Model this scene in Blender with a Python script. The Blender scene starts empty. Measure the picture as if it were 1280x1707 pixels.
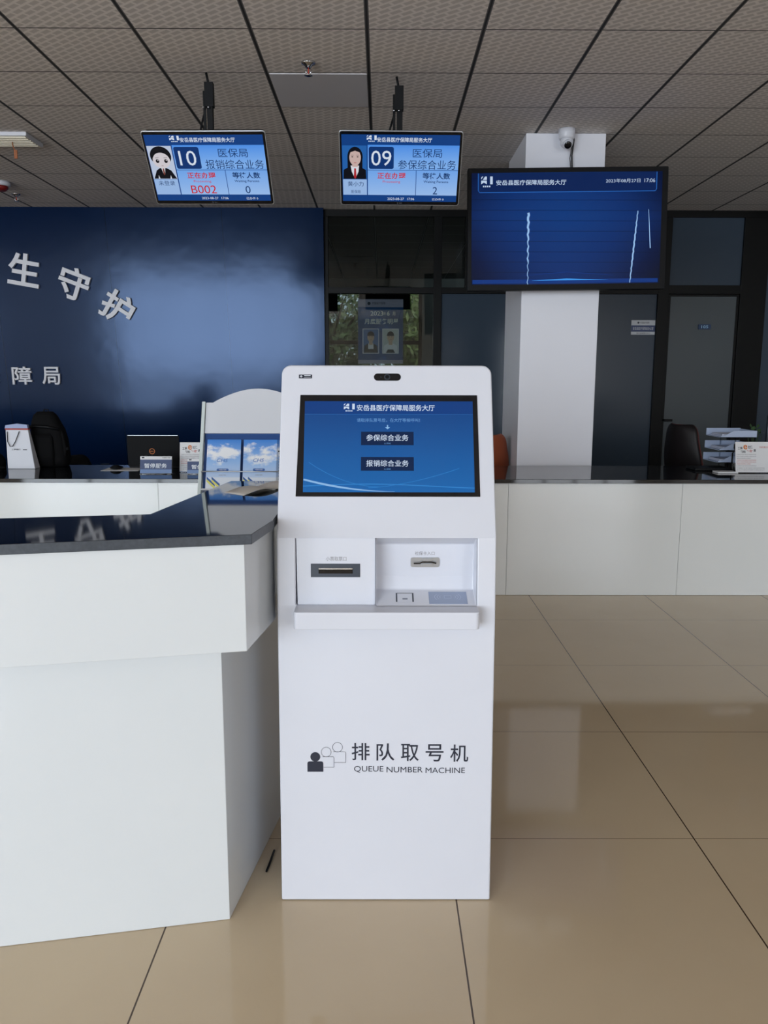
import bpy, bmesh, math, random
from mathutils import Vector, Matrix
random.seed(7)
S = bpy.context.scene
COL = S.collection
PI = math.pi
H_CEIL = 3.239

# ------------------------------------------------------------------ camera
cam_d = bpy.data.cameras.new('camera')
cam_d.sensor_fit = 'VERTICAL'; cam_d.sensor_height = 36.0
cam_d.lens = 36.0 * 1342.5 / 1707
cam_d.clip_start = 0.05; cam_d.clip_end = 200
cam = bpy.data.objects.new('camera', cam_d); COL.objects.link(cam)
cam.matrix_world = (Matrix.Translation((0, 0, 1.473)) @ Matrix.Rotation(-0.0036, 4, 'Z')
                    @ Matrix.Rotation(PI/2 - 0.1649, 4, 'X') @ Matrix.Rotation(0.0021, 4, 'Z'))
S.camera = cam

# ------------------------------------------------------------------ light
W = bpy.data.worlds.new('sky'); S.world = W; W.use_nodes = True
bg = W.node_tree.nodes['Background']
bg.inputs[0].default_value = (0.80, 0.90, 1.0, 1); bg.inputs[1].default_value = 0.9
S.view_settings.view_transform = 'Standard'; S.view_settings.look = 'None'
S.view_settings.gamma = 1; S.view_settings.use_curve_mapping = False
S.view_settings.exposure = 0.08

def area_light(name, loc, sx, sy, power, color, rot):
    d = bpy.data.lights.new(name, 'AREA'); d.shape = 'RECTANGLE'; d.size = sx; d.size_y = sy
    d.energy = power; d.color = color
    o = bpy.data.objects.new(name, d); COL.objects.link(o); o.location = loc; o.rotation_euler = rot
    return o
# daylight coming in through the tall entrance glazing behind the camera
area_light('daylight_entrance', (-5.0, -7.45, 1.68), 6.2, 3.05, 730, (0.80, 0.90, 1.0), (PI/2, 0, 0))
# dimmer daylight through the curtained windows right of the entrance
area_light('daylight_curtained', (4.38, -7.45, 1.68), 2.7, 3.05, 190, (0.88, 0.93, 1.0), (PI/2, 0, 0))
# added fill for the far counter and pillar, from an unseen left-wall opening
area_light('side_fill', (-11.95, -3.75, 1.68), 5.5, 3.05, 210, (0.88, 0.94, 1.0), (PI/2, 0, -PI/2))
# sun on the trees outside the office window
sd = bpy.data.lights.new('sun', 'SUN'); sd.energy = 1.6; sd.angle = 0.02; sd.color = (1, .95, .85)
so = bpy.data.objects.new('sun', sd); COL.objects.link(so)
so.rotation_euler = Vector((0.75, -0.25, 0.65)).to_track_quat('Z', 'Y').to_euler()

# ------------------------------------------------------------------ material helpers
def lin(c):
    out = []
    for v in c[:3]:
        v /= 255.0
        out.append(v/12.92 if v <= 0.04045 else ((v+0.055)/1.055)**2.4)
    return tuple(out) + (1.0,)
def mat(name, rgb, rough=0.5, metal=0.0, spec=0.5, emis=None, estr=1.0, coat=0.0, linear=False):
    m = bpy.data.materials.new(name); m.use_nodes = True
    b = m.node_tree.nodes['Principled BSDF']
    b.inputs['Base Color'].default_value = (tuple(rgb)+(1,) if linear else lin(rgb))
    b.inputs['Roughness'].default_value = rough; b.inputs['Metallic'].default_value = metal
    b.inputs['Specular IOR Level'].default_value = spec
    b.inputs['Coat Weight'].default_value = coat
    if emis is not None:
        b.inputs['Emission Color'].default_value = lin(emis); b.inputs['Emission Strength'].default_value = estr
    return m
def glow(name, rgb, rough=0.15, spec=0.25, k=0.9):
    return mat(name, (4, 4, 5), rough, 0, spec, emis=rgb, estr=k)
class N:
    """small node-building helper"""
    def __init__(s, m): s.t = m.node_tree; s.b = s.t.nodes.get('Principled BSDF')
    def n(s, kind, **kw):
        x = s.t.nodes.new(kind)
        for k, v in kw.items(): setattr(x, k, v)
        return x
    def l(s, a, b): s.t.links.new(a, b)
    def math(s, op, a, b=None, c=None):
        x = s.n('ShaderNodeMath', operation=op)
        for i, v in enumerate((a, b, c)):
            if v is None: continue
            if isinstance(v, (int, float)): x.inputs[i].default_value = v
            else: s.l(v, x.inputs[i])
        return x.outputs[0]
    def mix(s, f, a, b):
        x = s.n('ShaderNodeMix', data_type='RGBA')
        for i, v in ((0, f), (6, a), (7, b)):
            if isinstance(v, (int, float)): x.inputs[i].default_value = v
            elif isinstance(v, tuple): x.inputs[i].default_value = v
            else: s.l(v, x.inputs[i])
        return x.outputs[2]
    def pos(s):
        g = s.n('ShaderNodeNewGeometry'); sp = s.n('ShaderNodeSeparateXYZ'); s.l(g.outputs['Position'], sp.inputs[0])
        return g.outputs['Position'], sp.outputs
    def line(s, v, x0, period, half):
        q = s.math('DIVIDE', s.math('SUBTRACT', v, x0), period)
        q = s.math('FRACT', s.math('ADD', q, 0.5))
        q = s.math('ABSOLUTE', s.math('SUBTRACT', q, 0.5))
        return s.math('LESS_THAN', s.math('MULTIPLY', q, period), half)
    def noise(s, vec, scale, detail=3, rough=.5):
        x = s.n('ShaderNodeTexNoise'); x.inputs['Scale'].default_value = scale; x.inputs['Detail'].default_value = detail
        x.inputs['Roughness'].default_value = rough
        if vec is not None: s.l(vec, x.inputs['Vector'])
        return x.outputs[0]
    def ramp(s, f, stops):
        x = s.n('ShaderNodeValToRGB'); s.l(f, x.inputs[0]); e = x.color_ramp.elements
        while len(e) > 1: e.remove(e[-1])
        e[0].position, e[0].color = stops[0]
        for p, c in stops[1:]:
            q = e.new(p); q.color = c
        return x.outputs[0]

# ------------------------------------------------------------------ geometry helpers
def box(bm, x0, x1, y0, y1, z0, z1, mi=0, M=None):
    vs = [Vector((x, y, z)) for x in (x0, x1) for y in (y0, y1) for z in (z0, z1)]
    if M is not None: vs = [M @ v for v in vs]
    v = [bm.verts.new(p) for p in vs]
    for q in ((0,1,3,2), (4,6,7,5), (0,4,5,1), (2,3,7,6), (0,2,6,4), (1,5,7,3)):
        f = bm.faces.new([v[i] for i in q]); f.material_index = mi
def poly(bm, pts, mi=0):
    f = bm.faces.new([bm.verts.new(p) for p in pts]); f.material_index = mi; return f
def prism(bm, base, vec, mi=0, smooth=False):
    """closed prism: polygon 'base' (3D points) swept by vec"""
    vec = Vector(vec); a = [bm.verts.new(p) for p in base]; b = [bm.verts.new(Vector(p)+vec) for p in base]
    n = len(base)
    for f in (bm.faces.new(a[::-1]), bm.faces.new(b)): f.material_index = mi
    for i in range(n):
        f = bm.faces.new((a[i], a[(i+1) % n], b[(i+1) % n], b[i])); f.material_index = mi; f.smooth = smooth
def tube(bm, pts, r, seg=10, mi=0, caps=True):
    pts = [Vector(p) for p in pts]; rings = []
    for i, p in enumerate(pts):
        d = (pts[min(i+1, len(pts)-1)] - pts[max(i-1, 0)]).normalized()
        a = d.orthogonal().normalized() if i == 0 else (rings_a - d*rings_a.dot(d)).normalized()
        rings_a = a; b = d.cross(a)
        rr = r[i] if isinstance(r, (list, tuple)) else r
        rings.append([bm.verts.new(p + a*math.cos(t)*rr + b*math.sin(t)*rr) for t in [2*PI*k/seg for k in range(seg)]])
    for A, B in zip(rings, rings[1:]):
        for k in range(seg):
            f = bm.faces.new((A[k], A[(k+1) % seg], B[(k+1) % seg], B[k])); f.material_index = mi; f.smooth = True
    if caps:
        for f in (bm.faces.new(rings[0][::-1]), bm.faces.new(rings[-1])): f.material_index = mi
def lathe(bm, c, prof, seg=28, mi=0, M=None):
    c = Vector(c); rings = []
    for r, z in prof:
        ring = []
        for k in range(seg):
            t = 2*PI*k/seg; p = Vector((r*math.cos(t), r*math.sin(t), z))
            if M is not None: p = M @ p
            ring.append(bm.verts.new(c + p))
        rings.append(ring)
    for A, B in zip(rings, rings[1:]):
        for k in range(seg):
            f = bm.faces.new((A[k], A[(k+1) % seg], B[(k+1) % seg], B[k])); f.material_index = mi; f.smooth = True
    bm.faces.new(rings[0][::-1]).material_index = mi; bm.faces.new(rings[-1]).material_index = mi
def ball(bm, c, rx, ry=None, rz=None, mi=0, seg=20):
    ry = ry or rx; rz = rz or rx
    r = bmesh.ops.create_uvsphere(bm, u_segments=seg, v_segments=seg//2, radius=1,
        matrix=Matrix.Translation(c) @ Matrix.Diagonal((rx, ry, rz, 1)))
    for v in r['verts']:
        for f in v.link_faces: f.smooth = True; f.material_index = mi
def rrect(w, h, r, seg=5, cx=0, cy=0, top_only=False):
    pts = []
    for sx, sy, a0 in ((1, -1, -PI/2), (1, 1, 0), (-1, 1, PI/2), (-1, -1, PI)):
        if top_only and sy < 0: pts.append((cx+sx*w/2, cy+sy*h/2)); continue
        for k in range(seg+1):
            a = a0 + PI/2*k/seg
            pts.append((cx+sx*(w/2-r)+r*math.cos(a), cy+sy*(h/2-r)+r*math.sin(a)))
    return pts
def circ(r, cx=0, cy=0, seg=24, ry=None):
    return [(cx+r*math.cos(2*PI*k/seg), cy+(ry or r)*math.sin(2*PI*k/seg)) for k in range(seg)]

class Frame:
    """a flat plane: origin, u (right), v (up), n = u x v towards the viewer"""
    def __init__(s, o, u=(1,0,0), v=(0,0,1)):
        s.o = Vector(o); s.u = Vector(u).normalized(); s.v = Vector(v).normalized(); s.n = s.u.cross(s.v)
    def p(s, a, b, c=0.0): return s.o + s.u*a + s.v*b + s.n*c
    def poly(s, bm, pts, c=0.0, mi=0): return poly(bm, [s.p(a, b, c) for a, b in pts], mi)
    def rect(s, bm, x0, y0, x1, y1, c=0.0, mi=0): return s.poly(bm, [(x0,y0),(x1,y0),(x1,y1),(x0,y1)], c, mi)
    def slab(s, bm, pts, c0, c1, mi=0): prism(bm, [s.p(a, b, c0) for a, b in pts], s.n*(c1-c0), mi)
    def rslab(s, bm, x0, y0, x1, y1, c0, c1, mi=0): s.slab(bm, [(x0,y0),(x1,y0),(x1,y1),(x0,y1)], c0, c1, mi)
    def strip(s, bm, line, w, c=0.0, mi=0, taper=None):
        n = len(line)
        L = []; R = []
        for i, (x, y) in enumerate(line):
            x0, y0 = line[max(i-1, 0)]; x1, y1 = line[min(i+1, n-1)]
            d = math.hypot(x1-x0, y1-y0) or 1; nx, ny = -(y1-y0)/d, (x1-x0)/d
            ww = w*(taper(i/(n-1)) if taper else 1)/2
            L.append(s.p(x+nx*ww, y+ny*ww, c)); R.append(s.p(x-nx*ww, y-ny*ww, c))
        for i in range(n-1): poly(bm, [R[i], R[i+1], L[i+1], L[i]], mi)
    def ring(s, bm, pts, w, c=0.0, mi=0):
        n = len(pts)
        cx = sum(p[0] for p in pts)/n; cy = sum(p[1] for p in pts)/n
        inn = []
        for i in range(n):
            (x0, y0), (x, y), (x1, y1) = pts[i-1], pts[i], pts[(i+1) % n]
            d = math.hypot(x1-x0, y1-y0) or 1; nx, ny = -(y1-y0)/d, (x1-x0)/d
            if (cx-x)*nx + (cy-y)*ny < 0: nx, ny = -nx, -ny
            inn.append((x+nx*w, y+ny*w))
        for i in range(n):
            j = (i+1) % n
            s.poly(bm, [pts[i], pts[j], inn[j], inn[i]], c, mi)

_tcache = {}
def glyphs(body, bold=0.0, res=3):
    key = (body, bold, res)
    if key not in _tcache:
        cu = bpy.data.curves.new('t', 'FONT'); cu.body = body; cu.size = 1; cu.offset = bold; cu.resolution_u = res
        cu.fill_mode = 'FRONT'
        o = bpy.data.objects.new('t', cu); COL.objects.link(o)
        dg = bpy.context.evaluated_depsgraph_get(); dg.update()
        me = bpy.data.meshes.new_from_object(o.evaluated_get(dg))
        vs = [(v.co.x, v.co.y) for v in me.vertices]; fs = [tuple(p.vertices) for p in me.polygons]
        bpy.data.objects.remove(o); bpy.data.curves.remove(cu); bpy.data.meshes.remove(me)
        x0 = min(v[0] for v in vs); x1 = max(v[0] for v in vs); y0 = min(v[1] for v in vs); y1 = max(v[1] for v in vs)
        vs = [((x-(x0+x1)/2), (y-(y0+y1)/2)) for x, y in vs]
        _tcache[key] = (vs, fs, x1-x0, y1-y0)
    return _tcache[key]
def text(bm, fr, body, cx, cy, w=None, h=None, c=0.001, mi=0, bold=0.0, rot=0.0, depth=0.0, shear=0.0):
    """writing fitted to a w x h box centred at (cx, cy) of the plane"""
    vs, fs, gw, gh = glyphs(body, bold)
    sx = w/gw if w else h/gh
    sy = h/gh if h else sx
    cr, sr = math.cos(rot), math.sin(rot)
    def P(x, y, cc):
        x, y = x*sx + y*sy*shear, y*sy
        return fr.p(cx + x*cr - y*sr, cy + x*sr + y*cr, cc)
    V = [bm.verts.new(P(x, y, c+depth)) for x, y in vs]
    edges = {}
    for f in fs:
        try:
            ff = bm.faces.new([V[i] for i in f]); ff.material_index = mi
        except ValueError: continue
        for a, b in zip(f, f[1:]+f[:1]): edges[(a, b)] = 1
    if depth:
        B = [bm.verts.new(P(x, y, c)) for x, y in vs]
        for (a, b) in list(edges):
            if (b, a) not in edges:
                bm.faces.new((V[b], V[a], B[a], B[b])).material_index = mi

def setp(o, label=None, cat=None, group=None, kind=None):
    if label: o['label'] = label
    if cat: o['category'] = cat
    if group: o['group'] = group
    if kind: o['kind'] = kind
    return o
def thing(name, label, cat, loc, group=None):
    o = bpy.data.objects.new(name, None); COL.objects.link(o); o.location = loc; o.empty_display_size = 0.05
    return setp(o, label, cat, group)
_wloc = {}
def obj(name, bm, mats, parent=None, label=None, bevel=0.0, seg=2, smooth=False, solid=0.0):
    """one mesh object; the bmesh is in world coordinates"""
    if name in ('screen_text', 'lettering', 'printing') and parent is not None and parent.type == 'MESH':
        # surface writing belongs to the face it is printed on: join it into that mesh
        off = Vector((0, 0, 0)); q = parent
        while q is not None: off = off + q.location; q = q.parent
        me = parent.data; base = len(me.materials)
        for f in bm.faces: f.material_index += base
        for v in bm.verts: v.co -= off
        tmp = bpy.data.meshes.new('tmp'); bm.to_mesh(tmp); bm.free()
        b2 = bmesh.new(); b2.from_mesh(me); b2.from_mesh(tmp); b2.to_mesh(me); b2.free(); bpy.data.meshes.remove(tmp)
        for m in (mats if isinstance(mats, (list, tuple)) else [mats]): me.materials.append(m)
        return parent
    if parent is None:
        xs = [v.co for v in bm.verts]
        o0 = Vector(((min(p.x for p in xs)+max(p.x for p in xs))/2, (min(p.y for p in xs)+max(p.y for p in xs))/2, min(p.z for p in xs)))
        off = o0
    else:
        o0 = Vector((0, 0, 0)); off = Vector((0,0,0)); q = parent
        while q is not None: off = off + q.location; q = q.parent
    for v in bm.verts: v.co -= off
    bmesh.ops.recalc_face_normals(bm, faces=bm.faces[:]) if smooth is not None else None
    if smooth:
        for f in bm.faces: f.smooth = True
    me = bpy.data.meshes.new(name); bm.to_mesh(me); bm.free()
    for m in (mats if isinstance(mats, (list, tuple)) else [mats]): me.materials.append(m)
    o = bpy.data.objects.new(name, me); COL.objects.link(o); o.location = o0
    if parent is not None: o.parent = parent
    if label: o['label'] = label
    if solid:
        md = o.modifiers.new('solid', 'SOLIDIFY'); md.thickness = solid; md.offset = 0
    if bevel:
        md = o.modifiers.new('bevel', 'BEVEL'); md.width = bevel; md.segments = seg; md.limit_method = 'ANGLE'; md.angle_limit = 0.6
    return o
def B(): return bmesh.new()
def struct(name, bm, mats, label=None, bevel=0.0):
    o = obj(name, bm, mats, None, label, bevel); o['kind'] = 'structure'; return o
def copy_thing(root, loc, label=None, group=None):
    r = root.copy(); COL.objects.link(r); r.location = loc
    if label: r['label'] = label
    if group: r['group'] = group
    for ch in list(root.children):
        c = ch.copy(); COL.objects.link(c); c.parent = r
        for g in ch.children:
            d = g.copy(); COL.objects.link(d); d.parent = c
    return r

# ------------------------------------------------------------------ materials
m_white = mat('white_enamel', (228, 230, 235), 0.32)
nn = N(m_white); nn.l(nn.mix(nn.noise(nn.pos()[0], 6, 2), lin((210,212,221)), lin((214,216,225))), nn.b.inputs['Base Color'])
m_white_gloss = mat('white_gloss_panel', (231, 234, 234), 0.13)
nn = N(m_white_gloss); nn.l(nn.mix(nn.noise(nn.pos()[0], 3, 3), lin((225,228,227)), lin((229,231,231))), nn.b.inputs['Base Color'])
m_desk = mat('white_gloss_desk', (214, 217, 219), 0.13)
nn = N(m_desk); nn.l(nn.mix(nn.noise(nn.pos()[0], 3, 3), lin((211,215,218)), lin((216,219,221))), nn.b.inputs['Base Color'])
m_granite = mat('black_granite', (16, 18, 24), 0.045, spec=0.55)
nn = N(m_granite); nn.l(nn.mix(nn.math('GREATER_THAN', nn.noise(nn.pos()[0], 420, 2), 0.7), lin((17,19,25)), lin((52,58,66))), nn.b.inputs['Base Color'])
m_granite_edge = mat('granite_edge', (58, 64, 74), 0.35)
nn = N(m_granite_edge); nn.l(nn.mix(nn.noise(nn.pos()[0], 90, 4), lin((36,42,52)), lin((74,80,88))), nn.b.inputs['Base Color'])
m_black = mat('black_plastic', (12, 13, 16), 0.5, spec=.2)
m_blackg = mat('black_glass', (9, 11, 17), 0.08)
m_darkgrey = mat('dark_grey_plastic', (46, 54, 66), 0.35)
m_midgrey = mat('grey_plastic', (120, 126, 140), 0.4)
m_ink = mat('printed_dark_ink', (28, 32, 50), 0.5)
m_grey_ink = mat('printed_grey_ink', (138, 136, 140), 0.5)
m_red_ink = mat('printed_red_ink', (190, 60, 40), 0.5)
m_orange_ink = mat('printed_orange_ink', (214, 120, 40), 0.5)
m_white_ink = mat('printed_white_ink', (225, 230, 238), 0.5)
m_blue_ink = mat('printed_blue_ink', (24, 58, 128), 0.5)
m_chrome = mat('chrome', (205, 207, 212), 0.18, 1.0)
m_alu = mat('silver_trim', (190, 194, 200), 0.3, 0.8)
m_paper = mat('paper', (232, 232, 234), 0.6)
m_frame = mat('black_partition_frame', (7, 8, 9), 0.45, spec=.2)
m_pillar = mat('pillar_paint', (232, 231, 231), 0.35)
nn = N(m_pillar); nn.l(nn.mix(nn.noise(nn.pos()[0], 2.5, 4), lin((226,227,236)), lin((232,233,241))), nn.b.inputs['Base Color'])
m_wallpaint = mat('wall_paint', (236, 234, 230), 0.7)
m_dark_fabric = mat('black_fabric', (8, 8, 10), 0.85, spec=.2)
nn = N(m_dark_fabric); bmp = nn.n('ShaderNodeBump'); bmp.inputs['Strength'].default_value = .4
nn.l(nn.noise(None, 180, 3), bmp.inputs['Height']); nn.l(bmp.outputs[0], nn.b.inputs['Normal'])

m_floor = mat('polished_floor_tile', (150, 132, 108), 0.07, spec=0.5)
nn = N(m_floor); P_, xyz = nn.pos()
cl = nn.math('MAXIMUM', nn.line(xyz[0], 1.0166, 0.8, 0.0022), nn.line(xyz[1], 2.401, 0.8, 0.0013))
base = nn.mix(nn.noise(P_, 1.3, 5, .6), lin((198,177,147)), lin((213,194,164)))
nn.l(nn.mix(cl, base, lin((70,52,38))), nn.b.inputs['Base Color'])
nn.l(nn.math('ADD', nn.math('MULTIPLY', nn.noise(P_, 5, 3), 0.05), 0.05), nn.b.inputs['Roughness'])

def ceiling_mat(name, ca, cb, line_a, line_b, line_rough=.5):
    m = mat(name, (150,150,150), 0.75)
    nn = N(m); P_, xyz = nn.pos()
    mp = nn.n('ShaderNodeMapping'); mp.inputs['Rotation'].default_value = (0, 0, math.radians(38)); nn.l(P_, mp.inputs[0])
    br = nn.n('ShaderNodeTexBrick'); nn.l(mp.outputs[0], br.inputs[0])
    br.inputs['Color1'].default_value = ca; br.inputs['Color2'].default_value = ca; br.inputs['Mortar'].default_value = cb
    br.inputs['Scale'].default_value = 1.0; br.inputs['Brick Width'].default_value = 0.075; br.inputs['Row Height'].default_value = 0.042
    br.inputs['Mortar Size'].default_value = 0.011; br.inputs['Mortar Smooth'].default_value = 0.6
    c = nn.mix(nn.line(xyz[1], 4.485, 0.6, 0.0045), br.outputs[0], line_b)
    c = nn.mix(nn.line(xyz[0], -0.0763, 0.6, 0.0115), c, line_a)
    c = nn.mix(nn.line(xyz[0], -0.0763, 0.6, 0.0055), c, line_b)
    nn.l(c, nn.b.inputs['Base Color'])
    return m
m_ceil = ceiling_mat('patterned_ceiling_tile', lin((200,193,189)), lin((229,222,218)), lin((96,94,94)), lin((32,31,33)))
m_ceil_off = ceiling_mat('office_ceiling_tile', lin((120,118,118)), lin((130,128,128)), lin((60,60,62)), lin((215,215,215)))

m_blue = mat('blue_vinyl_wall', (14, 62, 128), 0.15, spec=0.42)
m_blue.node_tree.nodes['Principled BSDF'].inputs['Specular Tint'].default_value = (.45, .62, 1, 1)
nn = N(m_blue); P_, xyz = nn.pos()
base = nn.mix(nn.noise(P_, 0.9, 3), lin((2, 21, 50)), lin((3, 27, 63)))
sx = nn.math('ADD', xyz[0], nn.math('MULTIPLY', xyz[2], 0.03))
seam = nn.line(sx, -2.82, 1.23, 0.004)
nn.l(nn.mix(seam, base, lin((1, 13, 32))), nn.b.inputs['Base Color'])
bmp = nn.n('ShaderNodeBump'); bmp.inputs['Strength'].default_value = .12; bmp.inputs['Distance'].default_value = .02
nn.l(nn.noise(P_, 2.2, 3), bmp.inputs['Height']); nn.l(bmp.outputs[0], nn.b.inputs['Normal'])

def glass_mat(name, tint, gl=0.06, rough=0.0):
    m = bpy.data.materials.new(name); m.use_nodes = True; t = m.node_tree
    for n in list(t.nodes):
        if n.type != 'OUTPUT_MATERIAL': t.nodes.remove(n)
    out = t.nodes['Material Output'] if 'Material Output' in t.nodes else t.nodes[0]
    tr = t.nodes.new('ShaderNodeBsdfTransparent'); tr.inputs[0].default_value = tint
    g = t.nodes.new('ShaderNodeBsdfGlossy'); g.inputs['Roughness'].default_value = rough
    mx = t.nodes.new('ShaderNodeMixShader'); fr = t.nodes.new('ShaderNodeFresnel'); fr.inputs[0].default_value = 1.45
    t.links.new(fr.outputs[0], mx.inputs[0]); t.links.new(tr.outputs[0], mx.inputs[1]); t.links.new(g.outputs[0], mx.inputs[2])
    t.links.new(mx.outputs[0], out.inputs[0])
    return m
m_glass = glass_mat('clear_glass', (0.72, 0.76, 0.76, 1))
m_frost = mat('grey_frosted_film_glass', (62, 74, 88), 0.2, spec=.25)
m_frost_door = mat('grey_door_film_glass', (84, 90, 94), 0.25, spec=.25)
m_clearplastic = glass_mat('clear_acrylic', (0.9, 0.92, 0.95, 1))

# ------------------------------------------------------------------ SETTING
X0, X1, YF, YB, YO = -12.0, 6.5, -7.5, 9.0, 15.0
bm = B(); poly(bm, [(X0,YF-3,0),(X1,YF-3,0),(X1,YO,0),(X0,YO,0)]); struct('floor', bm, m_floor, 'polished beige tile floor')
bm = B(); box(bm, X0, X1, YF, YB, H_CEIL, H_CEIL+.12); struct('ceiling', bm, m_ceil, 'grey patterned drop ceiling')
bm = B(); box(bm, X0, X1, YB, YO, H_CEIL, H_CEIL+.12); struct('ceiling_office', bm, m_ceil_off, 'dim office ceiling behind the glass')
bm = B(); box(bm, X0-.2, X0-.001, YF-.2, -6.5, 0, 3.4); box(bm, X0-.2, X0-.001, -1.0, YO+.2, 0, 3.4); box(bm, X0-.2, X0-.001, -6.5, -1.0, 0, .15); box(bm, X0-.2, X0-.001, -6.5, -1.0, 3.21, 3.4); struct('wall_left', bm, m_wallpaint)  # window-sized gap in the unseen left wall, added for the side fill
bm = B(); box(bm, X1+.001, X1+.2, YF-.2, YO+.2, 0, 3.4); struct('wall_right', bm, m_wallpaint)
# front wall (behind the camera) with the tall glazed entrance opening
bm = B()
holes = [(-8.15, -1.85, .15, 3.21), (3.0, 5.75, .15, 3.21)]
box(bm, X0, -8.15, YF-.2, YF, 0, H_CEIL); box(bm, -1.85, 3.0, YF-.2, YF, 0, H_CEIL); box(bm, 5.75, X1, YF-.2, YF, 0, H_CEIL)
for a, b, c, d in holes: box(bm, a, b, YF-.2, YF, 0, c); box(bm, a, b, YF-.2, YF, d, H_CEIL)
struct('wall_front', bm, m_wallpaint)
for i, (a, b, c, d) in enumerate(holes):
    bm = B(); n = 4
    for k in range(n+1): x = a+(b-a)*k/n; box(bm, x-.03, x+.03, YF+.08, YF+.14, c, d)
    for z in (c, c+(d-c)*.55, d): box(bm, a, b, YF+.081, YF+.139, z-.03, z+.03)
    struct('window_%d' % (i+1), bm, m_frame, 'dark frame of the street glazing')

# blue feature wall
bm = B(); lean = .042; prism(bm, [(X0, 8.95+lean*1.6, 0), (X0, 9.06+lean*1.6, 0), (X0, 9.06-lean*1.62, H_CEIL-.001), (X0, 8.95-lean*1.62, H_CEIL-.001)], (-.615-X0, 0, 0)); struct('wall_back', bm, m_blue, 'dark blue satin feature wall')
# pillar
bm = B(); box(bm, 1.055, 1.64, 6.25, 7.05, 0, H_CEIL-.001); struct('pillar', bm, m_pillar, 'white square pillar behind the far counter', bevel=.004)

# office behind the glass
bm = B(); wx0, wx1, wz0, wz1 = -1.05, 0.735, 0.95, 3.06
box(bm, X0, wx0, YO, YO+.15, 0, H_CEIL); box(bm, wx1, X1, YO, YO+.15, 0, H_CEIL)
box(bm, wx0, wx1, YO, YO+.15, 0, wz0); box(bm, wx0, wx1, YO, YO+.15, wz1, H_CEIL)
struct('wall_office', bm, m_wallpaint, 'pale back wall of the office')
bm = B()
for x in (wx0+.03, wx1-.03): box(bm, x-.03, x+.03, YO-.02, YO+.03, wz0, wz1)
for z in (wz0+.03, 2.11, wz1-.03): box(bm, wx0+.06, wx1-.06, YO-.02, YO+.03, z-.034, z+.034)
w2 = struct('window_3', bm, m_frame, 'dark framed office window')
bm = B(); box(bm, wx0+.06, wx1-.06, YO+.002, YO+.008, wz0+.06, wz1-.06)
obj('pane', bm, m_glass, w2)
bm = B(); box(bm, 1.6, 1.7, YB+.08, YO-.01, 0, H_CEIL-.001); struct('wall_office_side', bm, m_wallpaint)
bm = B(); box(bm, -1.75, -1.65, YB+.08, YO-.01, 0, H_CEIL-.001); struct('wall_office_left', bm, m_wallpaint)

# partition frame
bm = B(); f0, f1 = YB-.035, YB+.035
box(bm, -.614, 6.49, f0, f1, 3.168, H_CEIL-.001)                    # header
box(bm, -.613, 3.03, f0, f1, 2.373, 2.438); box(bm, 3.1, 3.94, f0, f1, 2.376, 2.468)
box(bm, -.613, 3.0, f0, f1, 0.001, 0.10)
for a, b in ((-.613, -.572), (.563, .648), (.90, .975), (2.99, 3.108)): box(bm, a, b, f0-.002, f1+.002, 0.001 if a != .90 else 2.43, 3.168)
box(bm, 3.88, 4.16, f0-.002, f1+.002, 0.001, 3.168); box(bm, 6.4, 6.49, f0, f1, 0.001, 3.168)
part = struct('trim_partition', bm, m_frame, 'black aluminium frame of the glass partition', bevel=.003)
def pane(x0, x1, z0, z1, m, label, name='pane'):
    bm = B(); box(bm, x0, x1, YB-.005, YB+.005, z0, z1); return obj(name, bm, m, part, label)
pane(-.572, .563, 2.438, 3.168, m_glass, 'clear upper glass pane'); pane(.648, .90, 2.438, 3.168, m_glass, 'narrow clear upper pane')
pane(-.572, .563, .10, 2.373, m_glass, 'clear glass pane with trees seen through it')
pane(.648, 2.99, .10, 2.373, m_frost, 'dark grey frosted pane'); pane(.975, 2.99, 2.438, 3.168, m_frost, 'dark upper pane behind the screen')
pane(3.108, 3.94, 2.468, 3.168, m_frost, 'dark upper pane above the door'); pane(4.16, 6.4, .10, 3.168, m_frost, 'dark pane right of the door')
# door
bm = B(); box(bm, 3.112, 3.876, YB-.012, YB+.012, .01, 2.372)
dr = struct('door_1', bm, m_frost_door, 'grey frosted glass door numbered 105')
bm = B()
for a, b in ((3.112, 3.135), (3.853, 3.876)): box(bm, a, b, YB-.022, YB+.022, .01, 2.372)
box(bm, 3.135, 3.853, YB-.022, YB+.022, 2.35, 2.372); obj('door_frame', bm, m_frame, dr)
bm = B(); box(bm, 3.12, 3.215, YB-.075, YB-.055, 1.005, 1.03); box(bm, 3.124, 3.144, YB-.06, YB-.022, 1.005, 1.03)
obj('door_handle', bm, m_black, dr, bevel=.004)

# ------------------------------------------------------------------ signs on the partition
fr = Frame((0, YB-.036, 0))
bm = B(); fr.slab(bm, rrect(.135, .055, .012, cx=3.52, cy=2.03), 0.0135-.036+.0, 0.006-.012)
t = obj('door_number_plate', bm, mat('number_plate_blue', (14, 52, 92), .4)); setp(t, 'small dark blue plate reading 105 on the grey door', 'sign')
bm = B(); text(bm, fr, '105', 3.52, 2.03, .075, .03, c=-.004, bold=.01); obj('number', bm, mat('plate_text', (150, 190, 220), .5), t)
fp = Frame((0, YB-.006, 0))
bm = B(); fp.rslab(bm, 2.725, 1.945, 2.985, 2.10, 0.001, 0.005); fp.rect(bm, 2.725, 1.978, 2.985, 2.045, .0056, 1)
t = obj('office_name_plate', bm, [mat('plate_white', (206, 210, 216), .4), mat('plate_blue', (26, 52, 104), .4)])
setp(t, 'small white and blue name plate on the dark pane left of the door', 'sign')
bm = B(); text(bm, fp, '安岳县医疗保障局办公室', 2.855, 2.011, .225, .032, c=.006); text(bm, fp, '中国医疗保障', 2.87, 2.073, .10, .02, c=.006, mi=1)
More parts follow.
